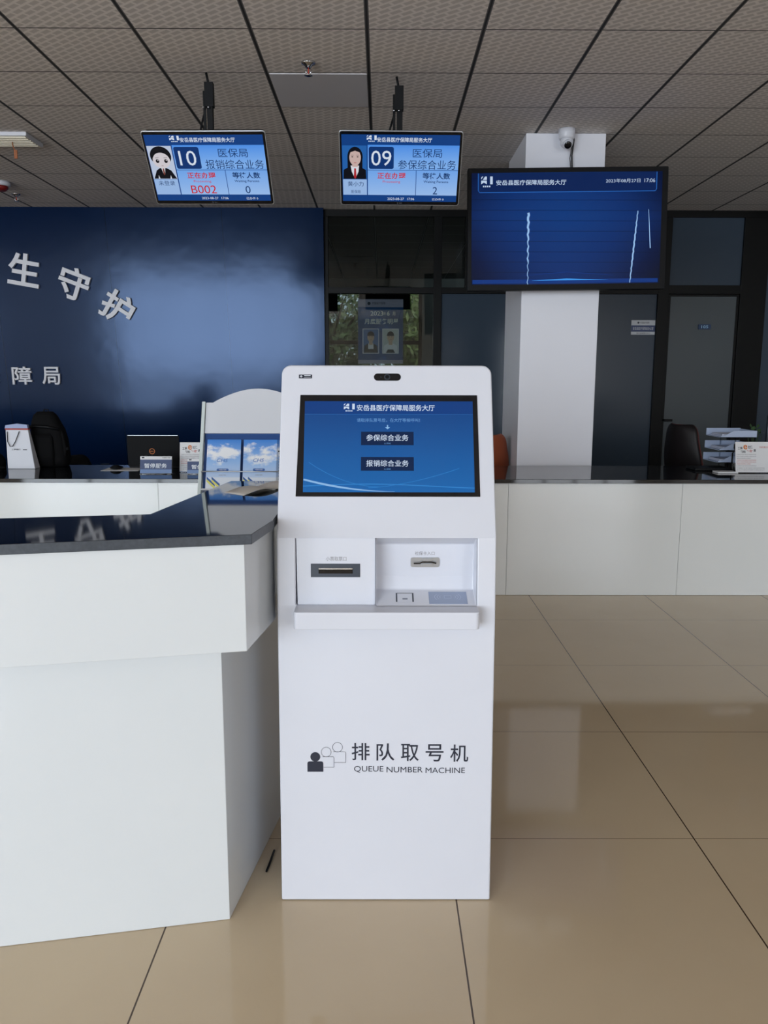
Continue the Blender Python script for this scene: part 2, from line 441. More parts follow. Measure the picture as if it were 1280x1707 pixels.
fp.poly(bm, circ(.011, 2.80, 2.073), .006, 1); text(bm, fp, '医疗保障服务中心', 2.86, 1.961, .15, .014, c=.006, mi=1)
obj('lettering', bm, [m_white_ink, m_ink], t)

# poster stuck behind the clear pane (translucent print)
def translucent(name, rgb):
    m = bpy.data.materials.new(name); m.use_nodes = True; t = m.node_tree
    b = t.nodes['Principled BSDF']; b.inputs['Base Color'].default_value = lin(rgb); b.inputs['Roughness'].default_value = .6
    tr = t.nodes.new('ShaderNodeBsdfTransparent'); tr.inputs[0].default_value = lin([min(255, v+40) for v in rgb])
    mx = t.nodes.new('ShaderNodeMixShader'); mx.inputs[0].default_value = .35
    out = [n for n in t.nodes if n.type == 'OUTPUT_MATERIAL'][0]
    t.links.new(b.outputs[0], mx.inputs[1]); t.links.new(tr.outputs[0], mx.inputs[2]); t.links.new(mx.outputs[0], out.inputs[0])
    return m
fb = Frame((0, YB+.012, 0))
bm = B(); fb.rect(bm, -.255, 1.629, .237, 2.317, -.0008, 0); fb.rect(bm, -.255, 2.234, .237, 2.317, 0, 1); fb.rect(bm, -.255, 1.629, .237, 1.669, 0, 1)
t = obj('staff_award_poster', bm, [translucent('poster_blue', (44, 92, 150)), translucent('poster_band', (196, 190, 206))], smooth=None)
setp(t, 'blue poster with two portrait photos stuck on the clear glass partition', 'poster')
bm = B()
text(bm, fb, '2023', -.05, 2.167, .14, .05, c=.0012, bold=.02); text(bm, fb, '年', .035, 2.165, .028, .035, c=.0012)
text(bm, fb, '6', .075, 2.167, .028, .05, c=.0012, bold=.02); text(bm, fb, '月', .135, 2.165, .028, .04, c=.0012)
text(bm, fb, '月度服务明星', 0, 2.082, .37, .06, c=.0012, bold=.015)
text(bm, fb, '中国医疗保障', -.03, 2.275, .145, .028, c=.0012, mi=1); fb.poly(bm, circ(.017, -.135, 2.272), .0012, 1)
text(bm, fb, '安岳县医疗保障局', .10, 1.649, .16, .02, c=.0012, mi=2)
obj('lettering', bm, [mat('poster_text', (224, 226, 214), .5), m_ink, m_grey_ink], t)
m_skin = mat('photo_skin', (196, 164, 140), .6); m_hair = mat('photo_hair', (24, 22, 24), .6); m_photo = mat('photo_ground', (70, 110, 160), .6)
m_suit = mat('photo_suit', (26, 34, 34), .6); m_shirt = mat('photo_shirt', (220, 220, 222), .6); m_photo2 = mat('photo_ground_pale', (190, 195, 190), .6)
for cx, suit in ((-.116, True), (.10, False)):
    bm = B(); w, h, y0 = .18, .268, 1.737
    fb.rect(bm, cx-w/2, y0, cx+w/2, y0+h, .001, 0); fb.rect(bm, cx-w/2+.008, y0+.008, cx+w/2-.008, y0+h-.008, .0014, 1 if suit else 6)
    fb.poly(bm, [(cx-.078, y0+.009), (cx+.078, y0+.009), (cx+.07, y0+.085), (cx+.028, y0+.11), (cx-.028, y0+.11), (cx-.07, y0+.085)], .0018, 2 if suit else 3)
    if suit: fb.poly(bm, [(cx-.03, y0+.05), (cx+.03, y0+.05), (cx+.028, y0+.11), (cx-.028, y0+.11)], .002, 3)
    else: fb.poly(bm, [(cx-.05, y0+.009), (cx+.05, y0+.009), (cx+.03, y0+.045), (cx-.03, y0+.045)], .002, 2)
    fb.rect(bm, cx-.02, y0+.095, cx+.02, y0+.14, .0021, 4); fb.poly(bm, circ(.037, cx, y0+.175, ry=.05), .0022, 4)
    fb.poly(bm, [(cx+.04*math.cos(a), y0+.19+.05*math.sin(a)) for a in [PI*k/12 for k in range(13)]], .0026, 5)
    for e in (-.014, .014): fb.poly(bm, circ(.004, cx+e, y0+.18), .0028, 5)
    fb.rect(bm, cx-.01, y0+.148, cx+.01, y0+.151, .0028, 5)
    obj('portrait_photo', bm, [m_shirt, m_photo, m_suit, m_shirt, m_skin, m_hair, m_photo2], t, 'man in dark suit' if suit else 'man in white top')

# ------------------------------------------------------------------ raised letters on the blue wall
m_letter = mat('letter_silver_white', (226, 226, 232), 0.4)
fw = Frame((0, 8.949+.042*1.6, 0), (1,0,0), (0, -.042, 1))
def letter(ch, cx, cz, w, h, rot, label, group):
    bm = B(); text(bm, fw, ch, cx, cz, w, h, c=0.001, depth=.028, bold=.022 if w > .25 else .012, rot=rot)
    o = obj('raised_letter', bm, m_letter); setp(o, label, 'letter', group)
letter('生', -3.80, 2.603, .335, .335, -.17, 'large white raised character 生, leftmost of the sloping slogan on blue wall', 'slogan characters on the blue wall')
letter('守', -3.286, 2.462, .33, .335, -.36, 'large white raised character 守, middle one of the sloping slogan', 'slogan characters on the blue wall')
letter('护', -2.836, 2.213, .34, .33, -.56, 'large white raised character 护, lowest and last of the sloping slogan', 'slogan characters on the blue wall')
letter('保', -4.275, 1.505, .20, .19, 0, 'small white raised character 保 cut off by the left picture edge', 'bureau name characters on the blue wall')
letter('障', -3.922, 1.494, .215, .195, 0, 'small white raised character 障 on the lower blue wall', 'bureau name characters on the blue wall')
letter('局', -3.605, 1.492, .195, .19, 0, 'small white raised character 局, last of the lower row on blue wall', 'bureau name characters on the blue wall')

# ------------------------------------------------------------------ far service counter
CY, CTOP = 5.37, .806
t = thing('service_counter', 'long low white panelled counter below the far black worktop', 'counter', (0, CY+.4, 0))
xs = [-5.95, -5.02, -3.85, -2.68, -1.50, -.32, .857, 2.03, 3.2, 4.38, 5.5]
for a, b in zip(xs, xs[1:]):
    bm = B(); box(bm, a+.0012, b-.0012, CY, CY+.02, 0.002, .778); obj('front_panel', bm, m_white_gloss, t)
for x in (-5.9, -2.5, 2.6, 5.4):
    bm = B(); box(bm, x-.01, x+.01, CY+.02, 6.1, .002, .778); obj('support_panel', bm, m_white_gloss, t)
bm = B(); box(bm, -5.98, 5.6, CY-.03, 6.2, .779, CTOP)
o = obj('counter_worktop', bm, m_granite, bevel=.002); setp(o, 'long glossy black worktop on the far white counter', 'worktop')

# ------------------------------------------------------------------ near reception desk
def pr(bm, pts, z0, z1, mi=0): prism(bm, [(x, y, z0) for x, y in pts], (0, 0, z1-z0), mi)
t = thing('reception_desk', 'near white reception desk with stepped front left of the kiosk', 'desk', (-.8, 2.2, 0))
bm = B(); pr(bm, [(-.415,2.006), (-.29,2.90), (-.62,2.90), (-.70,2.19), (-1.75,2.0), (-1.75,1.756)], .001, .81)
obj('plinth', bm, m_desk, t, bevel=.0015)
bm = B(); pr(bm, [(-.334,1.925), (-.2985,2.195), (-.2985,2.93), (-.562,2.93), (-.652,2.205), (-1.75,2.0), (-1.75,1.622)], .80, 1.072)
obj('fascia', bm, m_desk, t, bevel=.0015)
bm = B(); T = [(-.314,1.934-.014), (-.288,2.12), (-.288,2.945), (-.553,2.945), (-.643,2.212), (-1.78,2.002), (-1.78,1.59)]
pr(bm, T, 1.073, 1.098)
bm.faces.ensure_lookup_table()
for f in bm.faces:
    if abs(f.normal.z) < .5: f.material_index = 1
bm.normal_update()
for f in bm.faces: f.material_index = 1 if abs(f.normal.z) < .5 else 0
o = obj('desk_worktop', bm, [m_granite, m_granite_edge], bevel=.0015); setp(o, 'glossy black angled worktop on the near white desk', 'worktop')

# leaflets lying on the worktop
m_leaf = mat('leaflet_paper', (214, 208, 200), .55)
def leaflet(c, ang, w, l, lift, label):
    bm = B(); n = 10; rows = []
    for i in range(n+1):
        s = i/n; z = 1.0992 + lift*math.sin(PI*s)**1.2
        rows.append([bm.verts.new((c[0]+(s-.5)*l*math.cos(ang)-q*w*math.sin(ang), c[1]+(s-.5)*l*math.sin(ang)+q*w*math.cos(ang), z + (0.002*q))) for q in (-.5, .5)])
    for A, Bv in zip(rows, rows[1:]):
        f = bm.faces.new((A[0], Bv[0], Bv[1], A[1])); f.smooth = True
    o = obj('leaflet', bm, m_leaf, solid=.0006); setp(o, label, 'leaflet', 'leaflets on the near worktop'); return o
leaflet((-.425, 2.67), .92, .09, .18, .012, 'pale arched leaflet lying on the near worktop, nearer to the camera')
leaflet((-.345, 2.80), .92, .09, .18, .012, 'pale arched leaflet on the near worktop, half behind the kiosk')

# ------------------------------------------------------------------ KIOSK
KX, KY = .015, 2.087
kt = thing('queue_ticket_kiosk', 'tall white queue number kiosk with sloping touch screen', 'kiosk', (KX, KY, 0))
hw = .297
P0, P1, P2, P3 = (0, .002), (.034, .861), (.049, 1.046), (.236, 1.508)
def kp(x, q): return (KX+x, KY+q[0], q[1])
bm = B()
V = {}
def kv(x, q):
    k = (round(x, 4), q)
    if k not in V: V[k] = bm.verts.new(kp(x, q))
    return V[k]
back0, back1 = (.262, .002), (.262, 1.508)
hx0, hx1 = -.247, .245
bm.faces.new([kv(-hw,P0), kv(hw,P0), kv(hw,P1), kv(hx1,P1), kv(hx0,P1), kv(-hw,P1)])
bm.faces.new([kv(-hw,P1), kv(hx0,P1), kv(hx0,P2), kv(-hw,P2)]); bm.faces.new([kv(hx1,P1), kv(hw,P1), kv(hw,P2), kv(hx1,P2)])
bm.faces.new([kv(-hw,P2), kv(hx0,P2), kv(hx1,P2), kv(hw,P2), kv(hw,P3), kv(-hw,P3)])
bm.faces.new([kv(-hw,P3), kv(hw,P3), kv(hw,back1), kv(-hw,back1)])
bm.faces.new([kv(-hw,back1), kv(hw,back1), kv(hw,back0), kv(-hw,back0)])
bm.faces.new([kv(-hw,back0), kv(hw,back0), kv(hw,P0), kv(-hw,P0)])
for s in (-hw, hw): bm.faces.new([kv(s,q) for q in (P0, P1, P2, P3, back1, back0)])
# inside floor/ceiling/walls of the recess so the body stays closed
D = .13
for a, b in (((hx0,P1),(hx1,P1)), ((hx1,P1),(hx1,P2)), ((hx1,P2),(hx0,P2)), ((hx0,P2),(hx0,P1))):
    va, vb = kv(*a), kv(*b)
    wa = kv(a[0], (a[1][0]+D, a[1][1])); wb = kv(b[0], (b[1][0]+D, b[1][1])); bm.faces.new([va, vb, wb, wa])
bm.faces.new([kv(hx0,(P1[0]+D,P1[1])), kv(hx1,(P1[0]+D,P1[1])), kv(hx1,(P2[0]+D,P2[1])), kv(hx0,(P2[0]+D,P2[1]))])
bm.edges.ensure_lookup_table()
top_edges = [e for e in bm.edges if {round((v.co.x-KX), 3) for v in e.verts} in ({hw}, {-hw}) and all(abs(v.co.z-1.508) < 1e-4 for v in e.verts)]
bmesh.ops.bevel(bm, geom=top_edges, offset=.026, segments=7, profile=.5, affect='EDGES')
obj('body', bm, m_white, kt, bevel=.0045, seg=3)

FA = Frame((KX, KY, .002), (1,0,0), (0, .034, .859))
FB = Frame((KX, KY+.049, 1.046), (1,0,0), (0, .187, .462))
OB = -.0265           # FB v-offset relative to the surveyed origin (0,2.13,1.02)
def vb(y): return y + OB - .0015
# display
bm = B(); FB.slab(bm, [(-.249, vb(.143)), (.256, vb(.143)), (.2545, vb(.437)), (-.2425, vb(.437))], -.01, .002)
disp = obj('display_panel', bm, m_blackg, kt, 'black glass display panel', bevel=.001)
m_ksc = mat('kiosk_screen', (3, 4, 8), .12, spec=.3)
nn = N(m_ksc); P_, xyz = nn.pos()
g = nn.math('DIVIDE', nn.math('SUBTRACT', xyz[2], 1.16), .245)
col = nn.ramp(g, [(0.0, lin((28,108,184))), (.35, lin((26,98,172))), (.78, lin((22,80,150))), (1, lin((20,72,140)))])
nn.l(col, nn.b.inputs['Emission Color']); nn.b.inputs['Emission Strength'].default_value = .79
g_hdr = glow('ui_header_blue', (16, 62, 130)); g_btn = glow('ui_button_navy', (12, 36, 74)); g_txt = glow('ui_text', (205, 220, 240)); g_sub = glow('ui_subtext', (110, 160, 215))
g_wave = glow('ui_wave_pale', (140, 185, 230)); g_wave2 = glow('ui_wave_soft', (48, 128, 200)); g_band = glow('ui_header_line', (44, 104, 172))
bm = B()
ax0, ax1, ay0, ay1 = -.229, .241, vb(.155), vb(.418)
FB.rect(bm, ax0, ay0, ax1, ay1, .0024, 0)
FB.rect(bm, ax0, vb(.380), ax1, ay1, .0027, 1); FB.rect(bm, ax0, vb(.379), ax1, vb(.380), .0028, 5)
for y in (.309, .2355): FB.rect(bm, -.071, vb(y-.0195), .075, vb(y+.0195), .0028, 2)
arc = [(-.228 + .25*k/24, vb(.191 - .034*(1-(1-k/24)**2))) for k in range(25)]
FB.strip(bm, arc, .0055, .0028, 3, taper=lambda s: max(.12, math.sin(PI*min(1, .35+.65*s))))
arc2 = [(-.215 + .2*k/24, vb(.24 - .07*(1-(1-k/24)**2))) for k in range(25)]
FB.strip(bm, arc2, .0014, .0027, 4)
arc3 = [(-.05 + .25*k/24, vb(.168 + .055*(k/24)**1.6)) for k in range(25)]
FB.strip(bm, arc3, .0014, .0027, 4)
arc4 = [(-.229 + .47*k/24, vb(.172 + .006*math.sin(k/24*PI*1.3))) for k in range(25)]
FB.strip(bm, arc4, .0028, .00265, 4)
FB.rect(bm, .0008, vb(.341), .0042, vb(.348), .0028, 3); FB.poly(bm, [(-.0045, vb(.3415)), (.0025, vb(.3355)), (.0095, vb(.3415))], .0028, 3)
scr = obj('screen', bm, [m_ksc, g_hdr, g_btn, g_wave, g_wave2, g_band], disp, 'lit blue touch screen', smooth=None)
def logo_mark(bm, fr, cx, cy, w, h, c, mi):
    """white block mark: a notched square, a bar and a line of small strokes"""
    x = lambda a: cx + (a-.5)*w
    y = lambda b: cy + (b-.5)*h
    fr.poly(bm, [(x(.02),y(.28)), (x(.25),y(.45)), (x(.5),y(.28)), (x(.5),y(.62)), (x(.02),y(.62))], c, mi)
    fr.poly(bm, [(x(.02),y(.72)), (x(.2),y(.98)), (x(.1),y(.98)), (x(.02),y(.88))], c, mi)
    fr.poly(bm, [(x(.16),y(.68)), (x(.5),y(.68)), (x(.5),y(.98)), (x(.34),y(.98))], c, mi)
    fr.rect(bm, x(.60), y(.28), x(.70), y(.98), c, mi+1) if False else None
    fr.rect(bm, x(.78), y(.28), x(1.0), y(.98), c, mi)
    for k in range(4): fr.rect(bm, x(.18+.17*k), y(.02), x(.29+.17*k), y(.16), c, mi)
bm = B()
text(bm, FB, '安岳县医疗保障局服务大厅', .0255, vb(.3985), .218, .0185, c=.0033, bold=.012)
logo_mark(bm, FB, -.105, vb(.399), .031, .024, .0033, 0)
text(bm, FB, '请取排队票号后，在大厅等候呼叫！', .005, vb(.362), .176, .011, c=.0033, mi=1)
text(bm, FB, '参保综合业务', .002, vb(.311), .117, .0185, c=.0034, bold=.008); text(bm, FB, '报销综合业务', .002, vb(.237), .117, .0185, c=.0034, bold=.008)
text(bm, FB, '2人等候', .002, vb(.2945), .018, .0045, c=.0034, mi=1); text(bm, FB, '0人等候', .002, vb(.2205), .018, .0045, c=.0034, mi=1)
obj('screen_text', bm, [g_txt, g_sub], scr, smooth=None)
# camera window, logo plate
bm = B(); FB.slab(bm, rrect(.076, .0215, .0105, cx=.002, cy=vb(.491)), -.004, .0012)
cw = obj('camera_window', bm, m_blackg, kt, 'black pill-shaped camera window')
bm = B(); FB.slab(bm, circ(.0088, .0015, vb(.491)), .0012, .0022, 0); FB.slab(bm, circ(.0055, .0015, vb(.491)), .0022, .003, 1); FB.slab(bm, circ(.0015, -.016, vb(.491), 10), .0012, .002, 0)
obj('lens', bm, [m_darkgrey, m_black], cw)
bm = B(); FB.rslab(bm, -.248, vb(.487), -.211, vb(.498), -.002, .001); lp = obj('logo_plate', bm, m_ink, kt)
bm = B(); FB.poly(bm, [(-.2415, vb(.489)), (-.238, vb(.4925)), (-.2415, vb(.496)), (-.245, vb(.4925))], .0014); FB.poly(bm, [(-.2415, vb(.4912)), (-.2402, vb(.4925)), (-.2415, vb(.4938)), (-.2428, vb(.4925))], .0016, 1)
FB.rect(bm, -.233, vb(.4935), -.215, vb(.4958), .0014); FB.rect(bm, -.233, vb(.4895), -.214, vb(.4903), .0014)
obj('logo', bm, [m_white_ink, m_ink], lp)
# ticket panel, slightly sunk
lx = -.0305
bm = B()
q0, q1 = (P1[0]+.010, P1[1]), (P2[0]+.004, P2[1])
prism(bm, [kp(hx0+.004, q0), kp(lx, q0), kp(lx, q1), kp(hx0+.0015, q1)], (0, .12, 0))
tp = obj('ticket_panel', bm, m_white, kt, bevel=.0015)
FT = Frame(kp(0, q0), (1,0,0), (0, q1[0]-q0[0], q1[1]-q0[1]))
vt = lambda z: z - P1[1]
bm = B(); FT.rslab(bm, -.206, vt(.938), -.072, vt(.975), -.002, .002); FT.rslab(bm, -.185, vt(.948), -.092, vt(.9605), .002, .0026, 1)
FT.rslab(bm, -.184, vt(.9605), -.092, vt(.9645), .002, .010, 2)
obj('receipt_slot', bm, [m_darkgrey, m_blackg, m_chrome], tp, 'dark grey printer slot', bevel=.0006)
bm = B(); text(bm, FT, '小票取票口', -.137, vt(.9885), .056, .0115, c=.0006); obj('caption', bm, m_grey_ink, tp, smooth=None)
# card reader bay: sloped roof, upright back, sloped floor
bm = B()
bx0, bx1 = lx+.0005, hx1-.0005
prof = [P2, (P2[0]+.062, 1.018), (P2[0]+.066, .925), (P1[0]+.072, .888), (P1[0]-.002, P1[1]+.001)]
nx = 14
for i in range(4):
    a, b = prof[i], prof[i+1]
    ia = .012 if i in (1,) else 0
    bm.faces.new([bm.verts.new(kp(bx0, a)), bm.verts.new(kp(bx1, a)), bm.verts.new(kp(bx1, b)), bm.verts.new(kp(bx0, b))])
bmesh.ops.remove_doubles(bm, verts=bm.verts[:], dist=1e-5)
for x in (bx0, bx1): bm.faces.new([bm.verts.new(kp(x, q)) for q in prof])
bmesh.ops.remove_doubles(bm, verts=bm.verts[:], dist=1e-5)
bay = obj('reader_bay', bm, m_white, kt, bevel=.004, seg=3)
FR = Frame(kp(0, prof[2]), (1,0,0), (0, prof[1][0]-prof[2][0], prof[1][1]-prof[2][1]))
sc_ = 1.03
bm = B(); FR.slab(bm, rrect(.081, .028, .006, cx=.108, cy=.040), -.001, .003)
FR.rslab(bm, .098, .029, .128, .0375, .003, .010); FR.rslab(bm, .099, .045, .127, .052, .003, .008)
FR.strip(bm, [(.076, .0385), (.092, .0385), (.1, .0425), (.125, .0425), (.139, .039)], .0035, .0105, 1)
obj('card_slot', bm, [m_alu, m_blackg], bay, 'silver card slot with dark curved mouth')
bm = B(); text(bm, FR, '社保卡入口', .107, .0655, .055, .011, c=.0006); obj('caption', bm, m_grey_ink, bay, smooth=None)
FL = Frame(kp(0, prof[4]), (1,0,0), (0, prof[3][0]-prof[4][0], prof[3][1]-prof[4][1]))
bm = B(); FL.rslab(bm, .026, .018, .075, .060, -.0012, .0006, 0); FL.rslab(bm, .030, .016, .071, .057, .0006, .0009, 1); FL.rslab(bm, .044, .028, .058, .034, .0009, .0012, 2)
obj('scanner_window', bm, [m_darkgrey, m_white, m_midgrey], bay)
m_pad = mat('card_pad_grey_blue', (150, 162, 188), .35); m_padmark = mat('card_pad_mark', (190, 200, 220), .4)
bm = B(); FL.rslab(bm, .117, .008, .222, .066, -.0004, .0008)
for r in (.010, .017, .024):
    for s in (1, -1):
        FL.strip(bm, [(.169 + s*(.012 + r*math.cos(a)), .040 + r*.8*math.sin(a)) for a in [-.8+1.6*k/8 for k in range(9)]], .0012, .0012, 1)
FL.ring(bm, rrect(.02, .016, .003, cx=.169, cy=.04), .001, .0012, 1)
obj('card_pad', bm, [m_pad, m_padmark], bay, 'grey-blue contactless card pad')
# tray
bm = B()
tpts = [(-.2475, .036), (-.2475, -.012)]
for k in range(8): a = PI + PI/2*k/7; tpts.append((-.2355+.012*math.cos(a), -.018+.012*math.sin(a)))
for k in range(8): a = -PI/2 + PI/2*k/7; tpts.append((.2355+.012*math.cos(a), -.018+.012*math.sin(a)))
tpts += [(.2475, .036)]
prism(bm, [(KX+x, KY+y, .813) for x, y in tpts], (0, 0, .048))
obj('tray', bm, m_white, kt, bevel=.003, seg=3)
# printing on the front
bm = B()
for ch, x in zip('排队取号机', (-.071, -.002, .066, .135, .2036)): text(bm, FA, ch, x, .443 - .016*x, .050, .0505, c=.0006, bold=.008)
obj('title_lettering', bm, m_ink, kt, 'dark printed Chinese kiosk title', smooth=None)
bm = B()
text(bm, FA, 'QUEUE', -.0486, .3925, .082, .0195, c=.0006); text(bm, FA, 'NUMBER', .0517, .3915, .101, .0165, c=.0006); text(bm, FA, 'MACHINE', .1654, .3895, .110, .0165, c=.0006)
obj('english_lettering', bm, m_ink, kt, 'dark printed English kiosk title', smooth=None)
bm = B(); FA.poly(bm, circ(.0138, -.1975, .429), .0006); FA.poly(bm, rrect(.0445, .0305, .006, cx=-.1975, cy=.4005, top_only=True), .0006)
obj('queue_symbol', bm, m_ink, kt, 'solid dark person symbol', smooth=None)
for hx, hy, x0, x1, y0, y1 in ((-.167, .443, -.1735, -.1455, .3985, .4295), (-.1355, .457, -.1435, -.1125, .4125, .444)):
    bm = B(); FA.ring(bm, circ(.0143, hx, hy, 32), .0011, .0006)
    FA.strip(bm, [(x0-.004, y1), (x1-.004, y1)], .0011, .0006); FA.strip(bm, [(x1-.004, y1), (x1-.001, y1-.001), (x1, y1-.004), (x1, y0)], .0011, .0006); FA.strip(bm, [(x1, y0), (x0-.001, y0)], .0011, .0006)
    obj('queue_symbol', bm, m_ink, kt, 'outlined person symbol', smooth=None)

# ------------------------------------------------------------------ hanging monitors
def tilt_frame(c, yaw, tilt, roll):
    M = Matrix.Rotation(math.radians(yaw), 3, 'Z') @ Matrix.Rotation(math.radians(tilt), 3, 'X') @ Matrix.Rotation(-math.radians(roll), 3, 'Y')
    return Frame(c, M @ Vector((1,0,0)), M @ Vector((0,0,1)))
def vgrad(name, fr, h, stops, k=0.9):
    m = mat(name, (3,4,8), .2, spec=.3); nn = N(m); P_, xyz = nn.pos()
    z0 = fr.p(0, -h/2).z; z1 = fr.p(0, h/2).z
    g = nn.math('DIVIDE', nn.math('SUBTRACT', xyz[2], z0), z1-z0)
    nn.l(nn.ramp(g, stops), nn.b.inputs['Emission Color']); nn.b.inputs['Emission Strength'].default_value = k; return m
g_navy = glow('monitor_header_navy', (17, 62, 128)); g_num = glow('monitor_number_box', (14, 52, 112)); g_wtext = glow('monitor_white_text', (212, 222, 236))
g_dtext = glow('monitor_dark_text', (18, 52, 104)); g_red = glow('monitor_red_text', (196, 40, 52)); g_line = glow('monitor_line', (24, 66, 132))
g_face = glow('monitor_face', (206, 200, 206)); g_hair = glow('monitor_hair', (14, 16, 24)); g_pale = glow('monitor_pale', (184, 196, 218)); g_sky = glow('monitor_photo_blue', (36, 96, 168))
g_name = glow('monitor_name_box', (150, 182, 226)); g_skin = glow('monitor_skin', (198, 172, 166)); g_shirt = glow('monitor_shirt', (214, 216, 224)); g_brown = glow('monitor_brown', (120, 60, 50))
def monitor(kind, label, c, yaw, tilt, roll, pole_x, pole_y):
    fr = tilt_frame(c, yaw, tilt, roll)
    t = thing('queue_monitor', label, 'monitor', (pole_x, pole_y, H_CEIL), 'hanging queue monitors')
    t.location = (pole_x, pole_y, H_CEIL)
    bm = B(); fr.slab(bm, rrect(.72, .43, .016), -.004, .004); obj('bezel', bm, m_alu, t, 'silver edge frame', bevel=.002)
    bm = B(); fr.slab(bm, rrect(.710, .420, .013), .004, .0052); obj('front_glass', bm, m_blackg, t)
    bm = B(); fr.slab(bm, rrect(.70, .41, .02), -.045, -.004); fr.slab(bm, rrect(.36, .26, .02), -.075, -.045); obj('housing', bm, m_black, t, bevel=.004)
    main = vgrad('monitor_panel', fr, .30, [(0, lin((150,186,234))), (.45, lin((112,164,232))), (.55, lin((128,176,236))), (1, lin((62,136,228)))])
    bm = B(); A = .0056
    fr.rect(bm, -.345, -.19, .342, .194, A, 0); fr.rect(bm, -.193, -.152, .342, .137, A+.0003, 1); fr.rect(bm, -.345, -.155, .342, -.153, A+.0004, 2)
    fr.rect(bm, -.193, -.0065, .342, -.0035, A+.0006, 2); fr.rect(bm, .0925, -.153, .096, -.005, A+.0006, 2); fr.rect(bm, -.197, -.153, -.193, .137, A+.0006, 2)
    fr.poly(bm, rrect(.147, .126, .012, cx=-.1135, cy=.064), A+.0008, 3)
    fr.rect(bm, -.342, -.152, -.199, -.06, A+.0005, 4)
    s = obj('screen', bm, [g_navy, main, g_line, g_num, g_name], t, 'lit blue queue screen', smooth=None)
    bm = B(); T = A+.0012
    text(bm, fr, '安岳县医疗保障局服务大厅', .021, .166, .318, .0265, c=T, bold=.012); logo_mark(bm, fr, -.17, .172, .058, .036, T, 0)
    text(bm, fr, '10' if kind == 'A' else '09', -.1135, .063, .100 if kind == 'A' else .118, .085, c=T)
    text(bm, fr, '医保局', .157, .093, .172, .050, c=T, mi=1); text(bm, fr, '报销综合业务' if kind == 'A' else '参保综合业务', .157, .027, .342, .054, c=T, mi=1)
    text(bm, fr, '正在办理', -.052, -.0375, .168, .037, c=T, mi=2, bold=.02); text(bm, fr, 'Processing', -.052, -.074, .104, .018, c=T, mi=2)
    text(bm, fr, '等待人数', .215, -.037, .165, .037, c=T, mi=1, bold=.02); text(bm, fr, 'Waiting Persons', .214, -.0725, .147, .018, c=T, mi=1, bold=.01)
    if kind == 'A':
        text(bm, fr, 'B002', -.053, -.121, .152, .049, c=T, mi=2); text(bm, fr, '0', .213, -.122, .030, .044, c=T, mi=1)
        text(bm, fr, '未登录', -.269, -.083, .098, .028, c=T, mi=1)
    else:
        text(bm, fr, '2', .211, -.123, .027, .044, c=T, mi=1)
        text(bm, fr, '黄小力', -.266, -.087, .094, .028, c=T, mi=1); text(bm, fr, '医保局', -.266, -.133, .056, .02, c=T, mi=1)
    text(bm, fr, '2023-08-27', -.025, -.174, .10, .014, c=T); text(bm, fr, '17:06', .066, -.174, .042, .014, c=T); text(bm, fr, '已办件 0', .231, -.175, .070, .015, c=T)
    obj('screen_text', bm, [g_wtext, g_dtext, g_red], s, smooth=None)
    # portrait tile
    bm = B(); cx = -.2705
    fr.rect(bm, -.342, -.058, -.199, .133, T, 0)
    if kind == 'A':      # plain drawn avatar of a clerk
        fr.poly(bm, [(cx-.066, -.056), (cx+.07, -.056), (cx+.045, -.008), (cx+.02, .006), (cx-.02, .006), (cx-.042, -.008)], T+.0004, 2)
        fr.poly(bm, [(cx-.012, .008), (cx+.012, .008), (cx+.004, -.03), (cx-.004, -.03)], T+.0008, 4); fr.poly(bm, [(cx-.004, .004), (cx+.004, .004), (cx+.005, -.028), (cx, -.036), (cx-.005, -.028)], T+.001, 5)
        fr.poly(bm, circ(.062, cx, .075, 28, ry=.056), T+.0006, 2); fr.poly(bm, circ(.051, cx, .05, 28, ry=.045), T+.001, 1)
        fr.poly(bm, [(cx-.052, .06), (cx-.03, .09), (cx+.02, .102), (cx+.045, .075), (cx+.053, .05), (cx+.058, .09), (cx+.03, .122), (cx-.04, .118), (cx-.06, .085)], T+.0012, 2)
        for e in (-.024, .026): fr.poly(bm, circ(.0105, cx+e, .047, 14, ry=.011), T+.0014, 2); fr.poly(bm, circ(.0035, cx+e+.003, .051, 8), T+.0016, 1); fr.strip(bm, [(cx+e-.011, .066), (cx+e+.011, .067)], .002, T+.0014, 2)
        fr.strip(bm, [(cx-.006, .02), (cx+.006, .02)], .002, T+.0014, 5)
        for e in (-1, 1): fr.poly(bm, [(cx+e*.04, -.056), (cx+e*.03, -.056), (cx+e*.036, -.035)], T+.0008, 4)
        ms = [g_pale, g_face, g_hair, g_hair, g_shirt, g_brown]
    else:                # ID photo of a long-haired person in a suit
        fr.poly(bm, circ(.045, cx+.003, .07, 28, ry=.056), T+.0003, 2); fr.rect(bm, cx-.042, -.01, cx+.046, .07, T+.0003, 2)
        fr.poly(bm, [(cx-.068, -.057), (cx+.068, -.057), (cx+.066, -.005), (cx+.03, .014), (cx-.03, .014), (cx-.066, -.005)], T+.0006, 3)
        fr.poly(bm, [(cx-.024, .02), (cx+.026, .02), (cx+.022, -.015), (cx+.002, -.057), (cx-.018, -.015)], T+.0008, 4)
        fr.rect(bm, cx-.014, .012, cx+.018, .03, T+.001, 1); fr.poly(bm, [(cx-.003, .004), (cx+.007, .004), (cx+.010, -.045), (cx+.002, -.057), (cx-.006, -.045)], T+.0011, 5)
        fr.poly(bm, circ(.034, cx+.003, .066, 28, ry=.047), T+.0012, 1)
        fr.poly(bm, [(cx-.032, .07), (cx-.026, .105), (cx+.003, .118), (cx+.032, .105), (cx+.038, .07), (cx+.03, .095), (cx+.003, .104), (cx-.024, .095)], T+.0014, 2)
